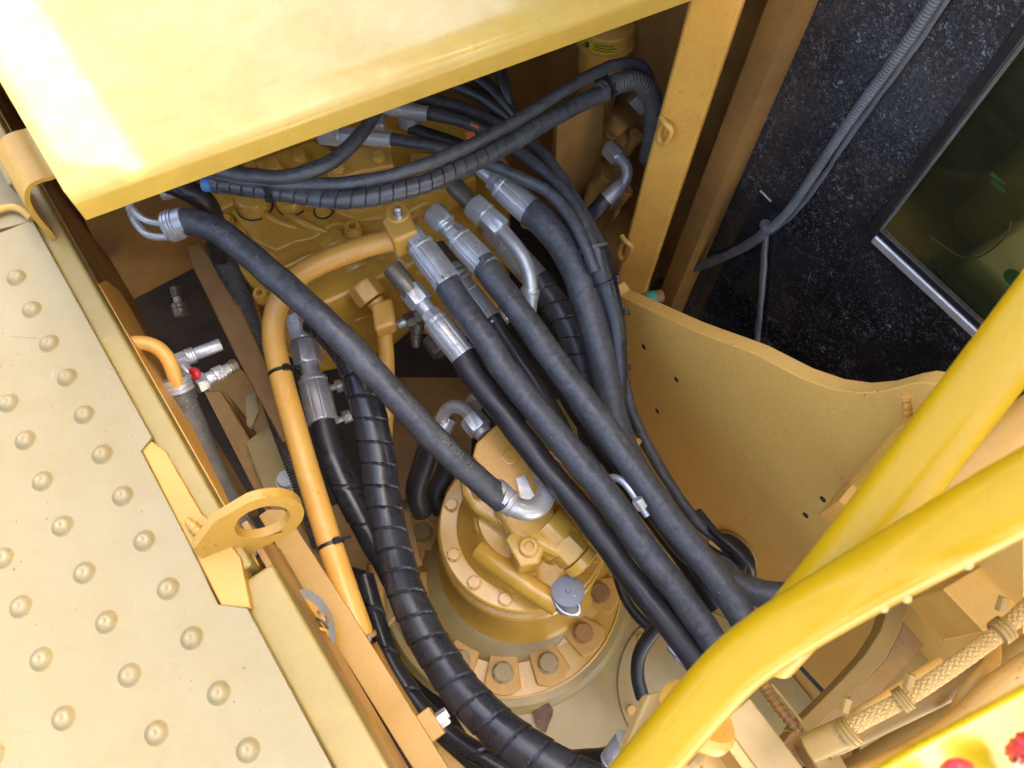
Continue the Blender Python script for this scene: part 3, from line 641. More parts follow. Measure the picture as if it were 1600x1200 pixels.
fit(t, (682, 385, .55), (770, 497, .54), [('adapter', 0, .34, 28, 'cyl', SD), ('nut', .3, .5, 34, 'ring', ST), ('collar', .5, .62, 24, 'cyl', ST), ('ferrule', .6, 1, 28, 'fer', ST)])
add('white_dot', lathe(P(769, 502, .56), -fwd, [(0, .0022), (.0006, .0018)], 10), WHT, t)
add('white_dot', lathe(P(713, 534, .592), -fwd, [(0, .0022), (.0006, .0018)], 10), WHT, t)
# large hose right
t = hose('return_hose', 'second thin black hose half hidden in the shadow under the upper diagonal hose', [(800, 470, .47), (850, 560, .44), (910, 660, .42), (985, 765, .40), (1060, 865, .39), (1120, 950, .38)], 25, 2, RK)
F6 = [(830, 332, .61), (855, 352, .61), (882, 388, .60), (903, 430, .59), (922, 490, .57), (937, 550, .55), (950, 610, .52), (965, 670, .49), (1000, 750, .46), (1060, 840, .44), (1110, 885, .44), (1155, 915, .45), (1200, 930, .46), (1260, 935, .47)]
t = hose('suction_hose', 'thickest grey hose with peeling seam arching down from a big crimped ferrule', F6, 49, 4, w2=44)
fit(t, (752, 262, .62), (842, 342, .605), [('collar', 0, .34, 27, 'cyl', ST), ('nut', .2, .38, 34, 'hex', ST), ('ferrule', .33, 1, 46, 'fer', ST)])
# elbow steel tube
t = thing('steel_elbow_line', 'bent zinc steel tube with hex nut curving down beside the big ferrule', 'pipe', P(800, 380, .6))
fit(t, (708, 288, .61), (742, 325, .605), [('adapter', 0, 1, 30, 'cyl', SD)])
fit(t, (738, 318, .61), (786, 362, .60), [('nut', 0, .45, 41, 'hex', ST), ('nut', .45, .95, 35, 'hex', ST)])
add('tube', sweep(W3([(770, 345, .60), (795, 372, .60), (815, 398, .595), (827, 428, .585), (829, 462, .57), (826, 490, .55)]), rad(P(815, 398, .595), 24), 28, .004), ST, t)
fit(t, (829, 450, .575), (824, 490, .55), [('crimp_ring', 0, .45, 30, 'ring', ST), ('ferrule', .45, 1, 27, 'cyl', SD)])
# F7
F7 = [(838, 436, .50), (862, 468, .49), (885, 505, .48), (903, 550, .46), (915, 600, .44), (922, 650, .42), (930, 720, .38)]
t = hose('wrapped_hose', 'dark spiral-wrapped hose dropping behind the thick arching hose', F7, 44, 3, WG, 'spiral', pitch=.028)
fit(t, (765, 355, .52), (852, 452, .495), [('nut', 0, .3, 34, 'hex', ST), ('ferrule', .28, 1, 42, 'fer', ST)])
fit(t, (795, 480, .47), (780, 500, .46), [('crimp_ring', 0, 1, 30, 'ring', ST)])
# thin hoses at the right
TH_ = [('thin_hose', 'thin hose leaving the lower small ferrule under the hood and curving into the sleeve', [(606, 217, .66), (650, 223, .665), (700, 234, .665), (760, 254, .66), (820, 280, .65), (860, 303, .645), (893, 340, .64), (915, 385, .63), (930, 425, .615)], 19, 5),
       ('thin_hose', 'thin hose from the upper small ferrule curving down, middle one entering the sleeve', [(664, 177, .64), (710, 186, .645), (760, 206, .645), (820, 245, .64), (862, 280, .635), (900, 325, .63), (922, 370, .62), (942, 425, .605)], 20, 4),
       ('thin_hose', 'thin hose passing under the spiral hose, rightmost one entering the sleeve', [(655, 153, .62), (711, 166, .63), (758, 186, .63), (800, 205, .63), (840, 232, .625), (873, 275, .62), (905, 325, .61), (930, 370, .60), (948, 420, .59)], 21, 4)]
for a_ in TH_: t = hose(*a_[:5])
t = thing('small_crimp_fitting', 'small zinc crimp ferrule at the end of the lower hidden hose on the valve cover', 'fitting', P(590, 215, .66))
fit(t, (500, 208, .655), (612, 218, .66), [('port_body', 0, .3, 34, 'hex', ST), ('nut', .3, .55, 26, 'hex', ST), ('ferrule', .55, 1, 25, 'fer', ST)])
add('port_body', box(P(585, 190, .62), norm(P(600, 190, .62)-P(580, 190, .62))*.016, norm(P(585, 205, .62)-P(585, 180, .62))*.02, Z*.014), ST, t, bevel=.005)
t = thing('small_crimp_fitting', 'small zinc crimp ferrule tight under the front lip of the hood', 'fitting', P(640, 172, .65))
fit(t, (585, 165, .645), (668, 178, .642), [('nut', 0, .5, 24, 'hex', ST), ('ferrule', .48, 1, 24, 'fer', ST)])
add('port_body', lathe(P(640, 190, .60), Z, [(0, .018), (.02, .018), (.022, .015)], 20), ST, t)
for a_ in (('thin_hose', 'short hose emerging from the hood edge above the orange tape', [(690, 120, .66), (711, 132, .66), (749, 151, .65), (786, 180, .63), (815, 215, .60)], 20, 2),
           ('thin_hose', 'second hose from the right emerging under the hood lip', [(725, 100, .66), (743, 119, .66), (767, 139, .65), (795, 174, .63), (825, 220, .59)], 22, 2),
           ('thin_hose', 'nearly upright short hose, rightmost of those under the hood lip', [(775, 80, .66), (781, 108, .66), (790, 140, .65), (797, 170, .63), (812, 210, .60)], 20, 2),
           ('thin_hose', 'thin cable-like hose deep between the small hoses near the orange tape', [(640, 200, .60), (690, 215, .60), (740, 235, .60), (770, 255, .58)], 18, 2)):
    t = hose(*a_, m=RK)
o = add('tape_flag', slab([(727, 207), (740, 205), (743, 213), (730, 215)], .69, .002), ORG); tag(o, 'larger orange tape flag stuck on the small hoses under the hood', 'tape')
o = add('tape_flag', slab([(735, 191), (748, 197), (748, 200), (735, 194)], .69, .002), ORG); tag(o, 'thin orange tape strip above the larger orange flag', 'tape')
# J hoses
J1 = [(336, 287, .78), (370, 290, .785), (433, 299, .79), (500, 309, .79), (543, 312, .79), (617, 300, .785), (677, 282, .78), (733, 257, .775), (793, 226, .765), (850, 192, .755), (900, 165, .745), (945, 143, .735)]
t = hose('wrapped_hose', 'spiral-wrapped black hose sweeping below the hood, lower of the crossing pair', J1, 29, 4, WG, 'spiral', pitch=.0155)
fit(t, (318, 287, .778), (354, 290, .78), [('blue_cap', 0, .48, 24, 'cyl', BLU), ('blue_cap', .54, 1, 26, 'cyl', BLU), ('band', .47, .55, 26, 'cyl', TIE)])
band(t, P(426, 293, .79), P(450, 300, .79)-P(410, 296, .79), rad(P(426, 293, .79), 42), norm(-UP-fwd*.6), w=.003)
band(t, P(944, 134, .735), P(960, 126, .735)-P(930, 142, .735), rad(P(944, 134, .735), 44), norm(-UP-fwd*.6), w=.0016)
t = hose('corrugated_hose', 'ribbed dark conduit curling round at the end of the spiral-wrapped hose', [(935, 147, .735), (960, 132, .73), (990, 125, .72), (1012, 137, .70), (1021, 165, .66), (1020, 205, .61), (1012, 250, .56)], 30, 2, GH, 'corr', pitch=.006)
J2 = [(330, 270, .80), (380, 280, .80), (430, 288, .80), (467, 289, .80), (520, 288, .80), (567, 283, .80), (633, 268, .80), (700, 243, .795), (800, 193, .785), (860, 155, .775), (910, 125, .765), (950, 105, .755), (985, 97, .74), (1008, 108, .72), (1016, 128, .70)]
t = hose('smooth_hose', 'smooth dark hose lying along the spiral-wrapped one, upper of the crossing pair', J2, 20.5, 6)
t = hose('smooth_hose', 'smooth hose curving up steeply and vanishing under the hood near its middle', [(325, 262, .81), (380, 272, .812), (420, 277, .812), (450, 276, .812), (500, 262, .812), (540, 236, .81), (567, 205, .81), (590, 170, .81)], 23, 4)
t = hose('thick_short_hose', 'short dark hose stub disappearing under the hood at the left end', [(260, 285, .70), (300, 300, .70), (330, 330, .66), (345, 400, .55)], 34, 1, RK)
fit(t, (252, 300, .69), (282, 296, .69), [('clamp_rings', 0, .7, 26, 'ring', ST)])
# sleeve
t = thing('hose_sleeve', 'black sleeve tied with zip ties gathering three thin hoses beside the side plate', 'sleeve', P(955, 450, .58))
SLV = [(928, 388, .615), (938, 425, .60), (952, 465, .58), (962, 510, .56), (966, 560, .54), (970, 620, .51)]
pw = W3(SLV)
add('sleeve', sweep(pw, [rad(pw[0], 44), rad(pw[1], 40), rad(pw[2], 35), rad(pw[3], 31), rad(pw[4], 27), rad(pw[5], 22)], 28, .005, lump), WR, t)
add('rim', lathe(P(927, 386, .616), norm(pw[1]-pw[0]), [(0, rad(pw[0], 38)), (-.001, rad(pw[0], 45)), (.003, rad(pw[0], 47)), (.004, rad(pw[0], 43))], 32), CG, t)
for (a, b, w, h) in (((944, 440, .595), (952, 465, .58), 40, RT*.9+UP*.5), ((960, 490, .565), (962, 510, .56), 34, RT*.9+UP*.4), ((966, 575, .53), (970, 620, .51), 26, RT)):
    band(t, P(*a), P(*b)-P(*a), rad(P(*a), w), norm(h-fwd*.3), w=.002)
t = hose('thin_black_hose', 'upper thin black hose running down along the side plate to the grommet hole', [(968, 560, .54), (980, 620, .50), (1003, 680, .45), (1040, 745, .40), (1085, 810, .36), (1130, 850, .34), (1170, 885, .36)], 17, 3)
t = hose('thin_black_hose', 'lower thin black hose hugging the floor corner beside the thick hoses', [(962, 580, .52), (972, 640, .48), (995, 710, .43), (1035, 775, .38), (1080, 840, .35), (1120, 875, .34), (1160, 905, .34)], 16, 3)
for i_, (pts) in enumerate(([(1090, 800, .34), (1120, 835, .36), (1150, 860, .37), (1172, 885, .36), (1175, 905, .33)], [(1080, 830, .33), (1110, 860, .34), (1145, 880, .35), (1160, 900, .33)])):
    t = hose('grommet_cable', ['black cable looping through the round grommet hole, outer one', 'black cable looping through the round grommet hole, inner one'][i_], pts, 14, 2, RK, cat='cable')
# K hoses
K1 = [(492, 498, .57), (520, 522, .57), (548, 558, .57), (566, 605, .565), (580, 660, .555), (592, 725, .54), (603, 800, .53), (618, 870, .535), (642, 945, .55), (684, 1025, .56), (735, 1095, .575), (800, 1155, .59), (870, 1200, .60), (940, 1235, .60)]
t = hose('wrapped_hose', 'thickest spiral-wrapped hose sweeping left of the motor to the bottom edge', K1, 53, 5, WR, 'spiral', pitch=.030)
K2 = [(502, 650, .50), (512, 690, .495), (530, 740, .485), (558, 795, .47), (592, 855, .455), (620, 905, .44), (650, 960, .42)]
t = hose('black_hose', 'short smooth black hose below the upright ferrule passing under the spiral wrap', K2, 38, 2, RK)
fit(t, (466, 495, .52), (483, 572, .51), [('nut', 0, .5, 42, 'hex', ST), ('nut', .52, .98, 42, 'hex', ST)])
fit(t, (482, 568, .51), (505, 660, .50), [('collar', 0, .22, 28, 'cyl', ST), ('collar', .2, .3, 36, 'cyl', ST), ('ferrule', .26, 1, 47, 'fer', ST)])
fit(t, (470, 470, .53), (480, 500, .52), [('port_body', 0, 1, 30, 'hex', ST)])
t = hose('wrap_sleeve', 'black ribbed wrap over the lower part of the short smooth hose', [(518, 712, .492), (532, 745, .484), (558, 797, .47), (592, 857, .455), (622, 910, .44)], 43, 2, WR, 'spiral', pitch=.06)
t = hose('wrapped_hose', 'slim black wrapped hose curving along the channel beam to the bottom edge', [(570, 900, .42), (585, 955, .42), (610, 1030, .43), (650, 1095, .44), (700, 1145, .45), (760, 1185, .46), (840, 1225, .46)], 30, 3, WR, 'spiral', pitch=.06)
t = hose('black_hose', 'lower black hose crossing the bottom edge left of the white ferrule', [(800, 1190, .42), (860, 1188, .45), (920, 1187, .50), (965, 1182, .55), (1000, 1165, .60)], 34, 3, RK)
fit(t, (958, 1196, .58), (985, 1160, .60), [('ferrule', 0, 1, 50, 'fer', ST)])
t = hose('black_hose', 'black hose with white crimp ferrule bending down beside the motor block', [(675, 690, .40), (660, 730, .37), (650, 770, .34), (660, 800, .30)], 34, 1, RK)
fit(t, (700, 650, .42), (674, 694, .40), [('ferrule', 0, 1, 36, 'fer', ST)])
add('elbow_tube', sweep(W3([(742, 662, .46), (728, 640, .455), (708, 634, .45), (694, 645, .435), (688, 665, .42)]), rad(P(708, 634, .45), 22), 24, .004), ST, t)
fit(t, (735, 652, .46), (758, 680, .462), [('nut', 0, .75, 38, 'hex', ST), ('collar', .75, 1, 30, 'cyl', ST)])
fit(t, (738, 638, .42), (748, 612, .40), [('stud', 0, .5, 28, 'ring', ST), ('stud', .5, 1, 20, 'cyl', SD)])
t = hose('black_hose', 'second black hose tangled low behind the white ferrule near the motor', [(705, 700, .33), (695, 740, .30), (680, 770, .28), (690, 800, .26)], 30, 1, RK)
t = hose('black_hose', 'thin black hose arching on the round floor cover to a small steel fitting', [(1050, 960, .30), (1022, 985, .28), (1002, 1015, .26), (995, 1050, .24), (1004, 1090, .22)], 22, 2, RK)
fit(t, (1003, 1082, .22), (1013, 1108, .22), [('ferrule', 0, 1, 20, 'cyl', ST)])
t = hose('thin_black_hose', 'thin black hose curving past the right edge of the motor flange', [(960, 850, .25), (965, 900, .22), (985, 950, .2), (1020, 985, .2)], 16, 1, RK)
t = thing('steel_tube', 'small bright bent steel tube showing between the diagonal hoses', 'pipe', P(985, 775, .56))
add('tube', sweep(W3([(938, 756, .53), (950, 747, .54), (966, 746, .55), (982, 760, .555), (998, 785, .55), (1012, 806, .545)]), rad(P(982, 760, .58), 13), 16, .003), ST, t)
add('nut', hexa(P(995, 780, .572), P(1012, 806, .56)-P(998, 785, .57), .014, .008), ST, t)
t = thing('threaded_stud', 'short bright steel stud poking out under the bundle near the round cover', 'stud', P(1060, 1030, .3))
fit(t, (1044, 1010, .32), (1076, 1045, .32), [('rod', 0, 1, 11, 'cyl', ST), ('nut', .4, .6, 16, 'hex', ST)])
t = thing('wooden_peg', 'small orange brown peg standing beside the thin black hoses', 'peg', P(996, 690, .42))
add('peg', lathe(P(988, 706, .47), P(1004, 676, .50)-P(988, 706, .47), [(0, .0045), (.022, .0045), (.023, .0038)], 16), YD, t)
# small tee fittings in the void
t = thing('tee_fitting', 'small grey tee fitting hanging in the dark gap beside the yellow elbow', 'fitting', P(645, 505, .45))
fit(t, (620, 508, .47), (662, 490, .47), [('stud', 0, .35, 16, 'cyl', ST), ('nut', .3, .7, 24, 'hex', SD), ('body', .65, 1, 28, 'hex', SD)])
fit(t, (652, 500, .46), (650, 542, .43), [('body', 0, .4, 22, 'cyl', SD), ('stud', .4, .75, 18, 'ring', SD), ('stud', .75, 1, 14, 'cyl', SD)])
fit(t, (672, 528, .44), (690, 552, .44), [('block', 0, 1, 30, 'hex', SD)])
for (a, b, lb) in (((512, 608, .40), (540, 600, .40), 'upper small steel nipple between the ferrule and spiral hose'), ((520, 660, .40), (556, 645, .40), 'lower small steel nipple between the ferrule and spiral hose')):
    t = thing('steel_nipple', lb, 'fitting', P(*a)); fit(t, a, b, [('stud', 0, .5, 10, 'cyl', ST), ('nut', .45, .8, 20, 'ring', ST), ('collar', .8, 1, 16, 'cyl', SD)])
# left group
t = hose('ribbed_conduit', 'dusty ribbed grey conduit running down behind the yellow pipe on the left', [(338, 380, .50), (352, 412, .50), (372, 455, .49), (388, 505, .48), (403, 555, .47), (421, 610, .46), (450, 690, .45), (478, 765, .43), (505, 850, .38)], 34, 3, GH, 'corr', pitch=.0045)
t = thing('drain_hose', 'grimy grey hose clamped to a bent yellow rod inside the deck rail', 'hose', P(300, 650, .65))
add('bent_pipe', sweep(W3([(178, 548, .74), (190, 540, .745), (212, 535, .745), (240, 538, .74), (260, 555, .73), (270, 578, .72), (278, 606, .70)]), rad(P(240, 538, .74), 23), 24, .004), YP, t)
add('weld_foot', lathe(P(186, 556, .735), norm(P(205, 536, .745)-P(180, 560, .73)), [(0, .018), (.003, .017), (.008, .009)], 20), YP, t)
add('rubber_tube', sweep(W3([(276, 600, .695), (290, 635, .68), (312, 690, .66), (338, 750, .63), (372, 815, .60), (410, 880, .56)]), rad(P(290, 635, .68), 40), 28, .006, lump), GH, t)
fit(t, (272, 590, .702), (281, 612, .69), [('clamp_rings', 0, 1, 46, 'ring', ST)])
fit(t, (280, 608, .69), (288, 628, .68), [('collar', 0, 1, 43, 'cyl', GH)])
t = thing('tee_valve', 'zinc tee with two hose nipples and a red tape wrap beside the drain hose clamp', 'fitting', P(295, 570, .66))
fit(t, (262, 570, .67), (345, 538, .66), [('body', 0, .35, 24, 'hex', ST), ('nut', .35, .5, 26, 'ring', ST), ('nipple', .5, 1, 20, 'cyl', ST)])
fit(t, (305, 602, .66), (376, 566, .64), [('nut', 0, .22, 30, 'hex', ST), ('collar', .22, .4, 20, 'cyl', ST), ('ring', .4, .6, 24, 'ring', ST), ('collar', .6, .75, 17, 'cyl', ST), ('ring', .75, .9, 20, 'ring', SD)])
fit(t, (285, 570, .67), (300, 592, .665), [('body', 0, 1, 18, 'cyl', ST)])
add('red_tape', sweep(W3([(300, 580, .675), (306, 576, .68), (311, 584, .68), (309, 592, .675), (303, 588, .675)]), .0045, 12, .002), RED, t)
t = thing('spool_plug', 'dark ringed plug with bright edges hanging in the shadow on the left', 'fitting', P(280, 480, .45))
fit(t, (272, 448, .42), (284, 494, .40), [('stud', 0, .35, 14, 'ring', SD), ('stud', .35, .6, 12, 'cyl', ST), ('prong', .55, 1, 22, 'ring', SD)])
# connector plug in gap by the rail
t = thing('wiring_connector', 'torn round wiring connector with metal rim between the rail and channel beam', 'connector', P(490, 990, .6))
ax = norm(P(520, 985, .66)-P(470, 1010, .64))
add('shell', lathe(P(455, 990, .66), ax, [(0, .034), (.018, .034), (.022, .03)], 28), YP, t)
add('metal_rim', lathe(P(483, 975, .66), ax, [(0, .036), (.004, .0365), (.004, .022), (.001, .02)], 32), ST, t)
for k in range(7):
    a = k*.9; add('wire', sweep(W3([(492+5*math.cos(a), 955+12*k, .668), (500+4*math.sin(a*2), 962+11*k, .68), (508+3*math.cos(a*3), 958+12*k, .67), (512, 972+10*k, .655)]), .0016, 8, .002), [YD, SD, YP][k % 3], t)
add('clip', box(P(508, 1040, .65), M*.012, N*.008, Z*.004), YP, t, bevel=.001)
t = thing('rail_bolt', 'bright steel bolt with nut under the lifting eye beside the dark gap', 'bolt', P(400, 870, .7))
fit(t, (388, 862, .70), (418, 884, .70), [('washer', 0, .1, 34, 'cyl', ST), ('nut', .1, .5, 26, 'hex', ST), ('thread', .5, 1, 14, 'cyl', YP)])
add('clamp_ring', sweep(W3([(385, 855, .68), (392, 845, .69), (405, 850, .69), (405, 862, .68), (393, 868, .68)]), .0035, 12, .002), ST, t)

# ================================================================ FILTER AND PILOT BLOCK (upper right)
fc = P(950, 34, .62)
t = thing('filter_canister', 'round brown filter canister with yellow warning label near the hood edge', 'filter', fc)
add('lid', lathe(fc, Z, [(-.09, .040), (-.05, .041), (-.034, .043), (-.032, .051), (-.026, .051), (-.025, .0465), (-.004, .046), (.002, .044), (.006, .036), (.010, .020), (.011, .001)], 48), YP, t)
add('lid', box(fc+Z*.012, RT*.030, norm(np.array([UP[0], UP[1], 0]))*.004, Z*.005), YBR, t, bevel=.003)
add('body', lathe(fc, Z, [(-.35, .034), (-.09, .036), (-.06, .036)], 32), YD, t)
lr = .0465
def lab(a0, a1, z0, z1, rr, m, nm):
    v = []; f = []; k = 14
    for i in range(k+1):
        a = a0+(a1-a0)*i/k
        for zz in (z0, z1): v.append(fc+np.array([math.cos(a)*rr, math.sin(a)*rr, zz]))
    for i in range(k): f.append((2*i, 2*i+2, 2*i+3, 2*i+1))
    return add(nm, (v, f), m, t)
lab(math.radians(215), math.radians(295), -.0235, -.003, .0475, LBL, 'warning_label')
wl_ = t.children[-1] if False else None
def labpt(a, z): a = math.radians(a); return fc+np.array([math.cos(a)*.0482, math.sin(a)*.0482, z])
add('warning_triangle', sweep([labpt(219, -.021), labpt(228, -.005), labpt(237, -.021), labpt(219, -.021)], .0007, 6, .002), INK, t)
for zz in (-.008, -.013, -.018): lab(math.radians(242), math.radians(288-40*abs(zz+.013)*30), zz, zz+.002, .0479, INK, 'label_print')
lab(math.radians(225), math.radians(231), -.019, -.011, .0479, INK, 'label_print')
t = thing('pilot_block', 'dusty brown cast block with steel ports beside the post under the hood', 'valve', P(930, 250, .3))
add('sheet', onM([(872, 180), (945, 135), (940, 240), (918, 318), (905, 330), (868, 255)], .62, .01), YBR, t)
add('casting', slab([(930, 170), (985, 150), (1000, 190), (975, 240), (985, 270), (940, 320), (905, 330), (925, 260)], .45, .12), YD, t, bevel=.012)
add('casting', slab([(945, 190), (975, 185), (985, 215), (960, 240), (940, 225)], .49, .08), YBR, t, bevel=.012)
for (x, y, z, r) in ((965, 195, .50, .016), (990, 215, .47, .014), (945, 280, .46, .013), (975, 300, .42, .013), (950, 215, .50, .010)):
    add('boss', lathe(P(x, y, z), norm(Z+RT*.5), [(-.03, r*1.2), (0, r), (.008, r), (.010, r*.8)], 24), YD, t)
fit(t, (990, 150, .52), (1008, 170, .50), [('port_nut', 0, 1, 26, 'hex', ST)])
fit(t, (985, 205, .46), (1000, 225, .45), [('port_nut', 0, 1, 26, 'hex', SD)])
fit(t, (900, 245, .45), (912, 256, .46), [('port_nut', 0, 1, 22, 'hex', SD)])
fit(t, (950, 320, .40), (968, 308, .42), [('port_nut', 0, 1, 20, 'ring', ST)])
t = thing('wall_plate', 'pale paper-coloured plate on the dark bulkhead left of the filter', 'plate', P(800, 110, .3))
add('plate', onM([(775, 90), (842, 60), (838, 128), (790, 140)], 1.12, .01), CRE, t)
t = hose('elbow_hose', 'short black hose with bright steel elbow beside the upright post', [(948, 308, .50), (935, 325, .49), (918, 345, .47), (905, 365, .45)], 26, 1, RK)
add('elbow_tube', sweep(W3([(958, 240, .53), (972, 250, .53), (981, 265, .525), (978, 283, .515), (960, 300, .505)]), rad(P(980, 265, .52), 18), 24, .003), ST, t)
fit(t, (950, 230, .53), (968, 248, .53), [('nut', 0, 1, 28, 'hex', ST)])
fit(t, (972, 288, .513), (946, 312, .50), [('ferrule', 0, 1, 24, 'fer', ST)])
add('lower_deck_plate', slab([(870, 260), (1040, 300), (1010, 480), (960, 470), (900, 350)], .22, .01), YD, thing('rear_corner_floor', 'dirty yellow floor corner behind the upright post', 'floor', P(950, 380, .2)))
t = thing('green_connector', 'small green ringed connector under the cab edge beside the yellow plate', 'connector', P(1020, 470, .3))
fit(t, (998, 470, .42), (1035, 462, .42), [('body', 0, .3, 20, 'cyl', YBR), ('ring', .3, .7, 22, 'cyl', GRN), ('body', .7, 1, 20, 'cyl', YBR)])
# ================================================================ CAB
NC = .746
def glassmat():
    m = bpy.data.materials.new('speckled_black_glass'); m.use_nodes = True; t = m.node_tree; b = t.nodes['Principled BSDF']; L = t.links.new
    g = t.nodes.new('ShaderNodeNewGeometry')
    b.inputs['Roughness'].default_value = .12; b.inputs['Specular IOR Level'].default_value = .5
    def N_(sc, det, ro, dist=0):
        n = t.nodes.new('ShaderNodeTexNoise'); n.inputs['Scale'].default_value = sc; n.inputs['Detail'].default_value = det; n.inputs['Roughness'].default_value = ro; n.inputs['Distortion'].default_value = dist
        L(g.outputs['Position'], n.inputs['Vector']); return n
    def R(src, a, b_, c=0, d=1):
        r = t.nodes.new('ShaderNodeMapRange'); L(src, r.inputs[0]); r.inputs[1].default_value = a; r.inputs[2].default_value = b_; r.inputs[3].default_value = c; r.inputs[4].default_value = d; return r.outputs[0]
    def M2(op, a, b_):
        x = t.nodes.new('ShaderNodeMath'); x.operation = op
        for i, q in ((0, a), (1, b_)):
            if isinstance(q, (int, float)): x.inputs[i].default_value = q
            else: L(q, x.inputs[i])
        return x.outputs[0]
    def band_(sc, w, dist): 
        q = N_(sc, 2, .5, dist); return R(M2('ABSOLUTE', M2('SUBTRACT', q.outputs[0], .5), 0), w, w*.4)
    c1 = band_(150, .028, 2.2); c2 = band_(95, .018, 2.2)
    s1 = R(N_(120, 3, .7).outputs[0], .53, .60); s2 = R(N_(70, 3, .6).outputs[0], .56, .62); dots = R(N_(420, 1, .4).outputs[0], .70, .74)
    patch = N_(7, 5, .65, .5)
    k = M2('MULTIPLY', M2('ADD', M2('ADD', M2('MULTIPLY', c1, s1), M2('MULTIPLY', c2, s2)), M2('ADD', dots, R(N_(95, 2, .6, 1.2).outputs[0], .68, .71))), R(patch.outputs[0], .38, .64, .08, .9))
    film = M2('MULTIPLY', R(N_(3.2, 4, .6).outputs[0], .35, .65, 0, 1), R(N_(260, 3, .7).outputs[0], .4, .7, .3, 1))
    mx = t.nodes.new('ShaderNodeMix'); mx.data_type = 'RGBA'; mx.inputs[6].default_value = (.006, .006, .008, 1); mx.inputs[7].default_value = (.085, .082, .085, 1); L(M2('MULTIPLY', film, .8), mx.inputs[0])
    m2 = t.nodes.new('ShaderNodeMix'); m2.data_type = 'RGBA'; L(mx.outputs[2], m2.inputs[6]); m2.inputs[7].default_value = (.24, .25, .26, 1); L(k, m2.inputs[0])
    L(m2.outputs[2], b.inputs['Base Color']); L(R(k, 0, .5, .10, .6), b.inputs['Roughness'])
    return m
GLB = glassmat()
FRAMEB = mat('black_cab_paint', (.012, .012, .013), rough=.35, bump=.15, bscale=200, speck=.3, speckcol=(.3, .3, .3), dust=.2, dustcol=(.1, .1, .1))
PANE = bpy.data.materials.new('clear_cab_glass'); PANE.use_nodes = True
nt = PANE.node_tree; b = nt.nodes['Principled BSDF']; b.inputs['Base Color'].default_value = (.03, .034, .02, 1); b.inputs['Roughness'].default_value = .03
tr = nt.nodes.new('ShaderNodeBsdfTransparent'); tr.inputs[0].default_value = (.86, .80, .58, 1); ms = nt.nodes.new('ShaderNodeMixShader'); ms.inputs[0].default_value = .74
nt.links.new(b.outputs[0], ms.inputs[1]); nt.links.new(tr.outputs[0], ms.inputs[2]); nt.links.new(ms.outputs[0], nt.nodes['Material Output'].inputs[0])
t = thing('excavator_cab', 'black excavator cab side with dusty speckled glass and a clear window pane', 'cab', mnz(-.3, 1.1, 0))
cm, cz = Qp(1368, 365, N, NC)@M, Qp(1368, 365, N, NC)[2]   # corner of the clear pane
edge = [Qp(1240, -40, N, NC), Qp(1205, 60, N, NC), Qp(1165, 150, N, NC), Qp(1125, 240, N, NC), Qp(1085, 330, N, NC), Qp(1048, 425, N, NC)]
em = [(p@M, p[2]) for p in edge]
me_ = em[0][0]
outer = [mnz(m_, NC, z_) for m_, z_ in em]+[mnz(me_+.06, NC, -.2), mnz(-1.2, NC, -.2), mnz(-1.2, NC, 2.1), mnz(me_, NC, 2.1)]
inner = [mnz(cm, NC, cz), mnz(cm, NC, 1.95), mnz(-1.0, NC, 1.95), mnz(-1.0, NC, cz)]
add('side_panel', prism(outer, N*.012, [inner]), GLB, t)
add('window_pane', prism([q+N*.006 for q in inner], N*.004), PANE, t)
sw = .012
add('seal', boxmn(cm-.001, cm+sw, NC-.004, NC+.001, cz-.006, 1.96), FRAMEB, t, bevel=.002)
add('seal', boxmn(cm-.0045, cm-.0015, NC-.003, NC+.004, cz, 1.96), CG, t, bevel=.0008)
add('seal', boxmn(-1.0, cm-.002, NC-.006, NC+.001, cz-.012, cz+.002), ST, t, bevel=.003)
add('seal', boxmn(-1.0, cm-.002, NC-.004, NC+.004, cz+.003, cz+.014), FRAMEB, t, bevel=.002)
# panel crease lines
add('panel_joint', sweep([Qp(x, y, N, NC-.0005) for x, y in ((1345, 395), (1300, 455), (1262, 500), (1238, 540), (1215, 570))], .0012, 8, .01), FRAMEB, t)
add('cable_hole', lathe(Qp(1203, 303, N, NC-.0008), N, [(0, .0085), (.0006, .0085), (.0007, .0004)], 20), BLK, t)  # black disc paints the hole's dark inside; the panel stays uncut
add('scratch', sweep([Qp(x, y, N, NC-.001) for x, y in ((1188, 298), (1194, 302), (1200, 312), (1205, 315))], .0016, 8, .002), ST, t)
add('rear_wall', boxmn(me_-.01, me_, NC+.013, 1.7, -.2, 2.1), FRAMEB, t)
add('front_wall', boxmn(-1.2, -1.19, NC+.013, 1.7, -.2, .9), FRAMEB, t)
add('far_wall', boxmn(-1.2, me_, 1.7, 1.71, -.2, 1.1), FRAMEB, t)
INT1 = mat('green_interior_trim', (.16, .20, .10), (.11, .14, .07), rough=.5); INT2 = mat('olive_seat_cloth', (.26, .24, .07), (.18, .18, .05), rough=.7)
add('cab_floor', boxmn(-1.19, me_-.012, NC+.013, 1.69, .35, .37), INT2, t)
add('seat_base', boxmn(-.45, .10, 1.0, 1.5, .38, .62), INT2, t, bevel=.03)
add('console', boxmn(-.5, .12, .83, .97, .38, .66), INT1, t, bevel=.02)
add('seat_back', boxmn(.10, .2, 1.0, 1.5, .5, 1.3), INT2, t, bevel=.03)
add('lever', sweep([mnz(-.02, .9, .66), mnz(-.02, .9, .74), mnz(-.04, .89, .80)], [.006, .006, .012], 16), CG, t)
add('hook_hose', sweep([Qp(x, y, N, .86) for x, y in ((1460, 405), (1465, 422), (1478, 435), (1492, 442), (1503, 450))], .0055, 14, .004), CG, t)
rg = Qp(1583, 434, N, .80)
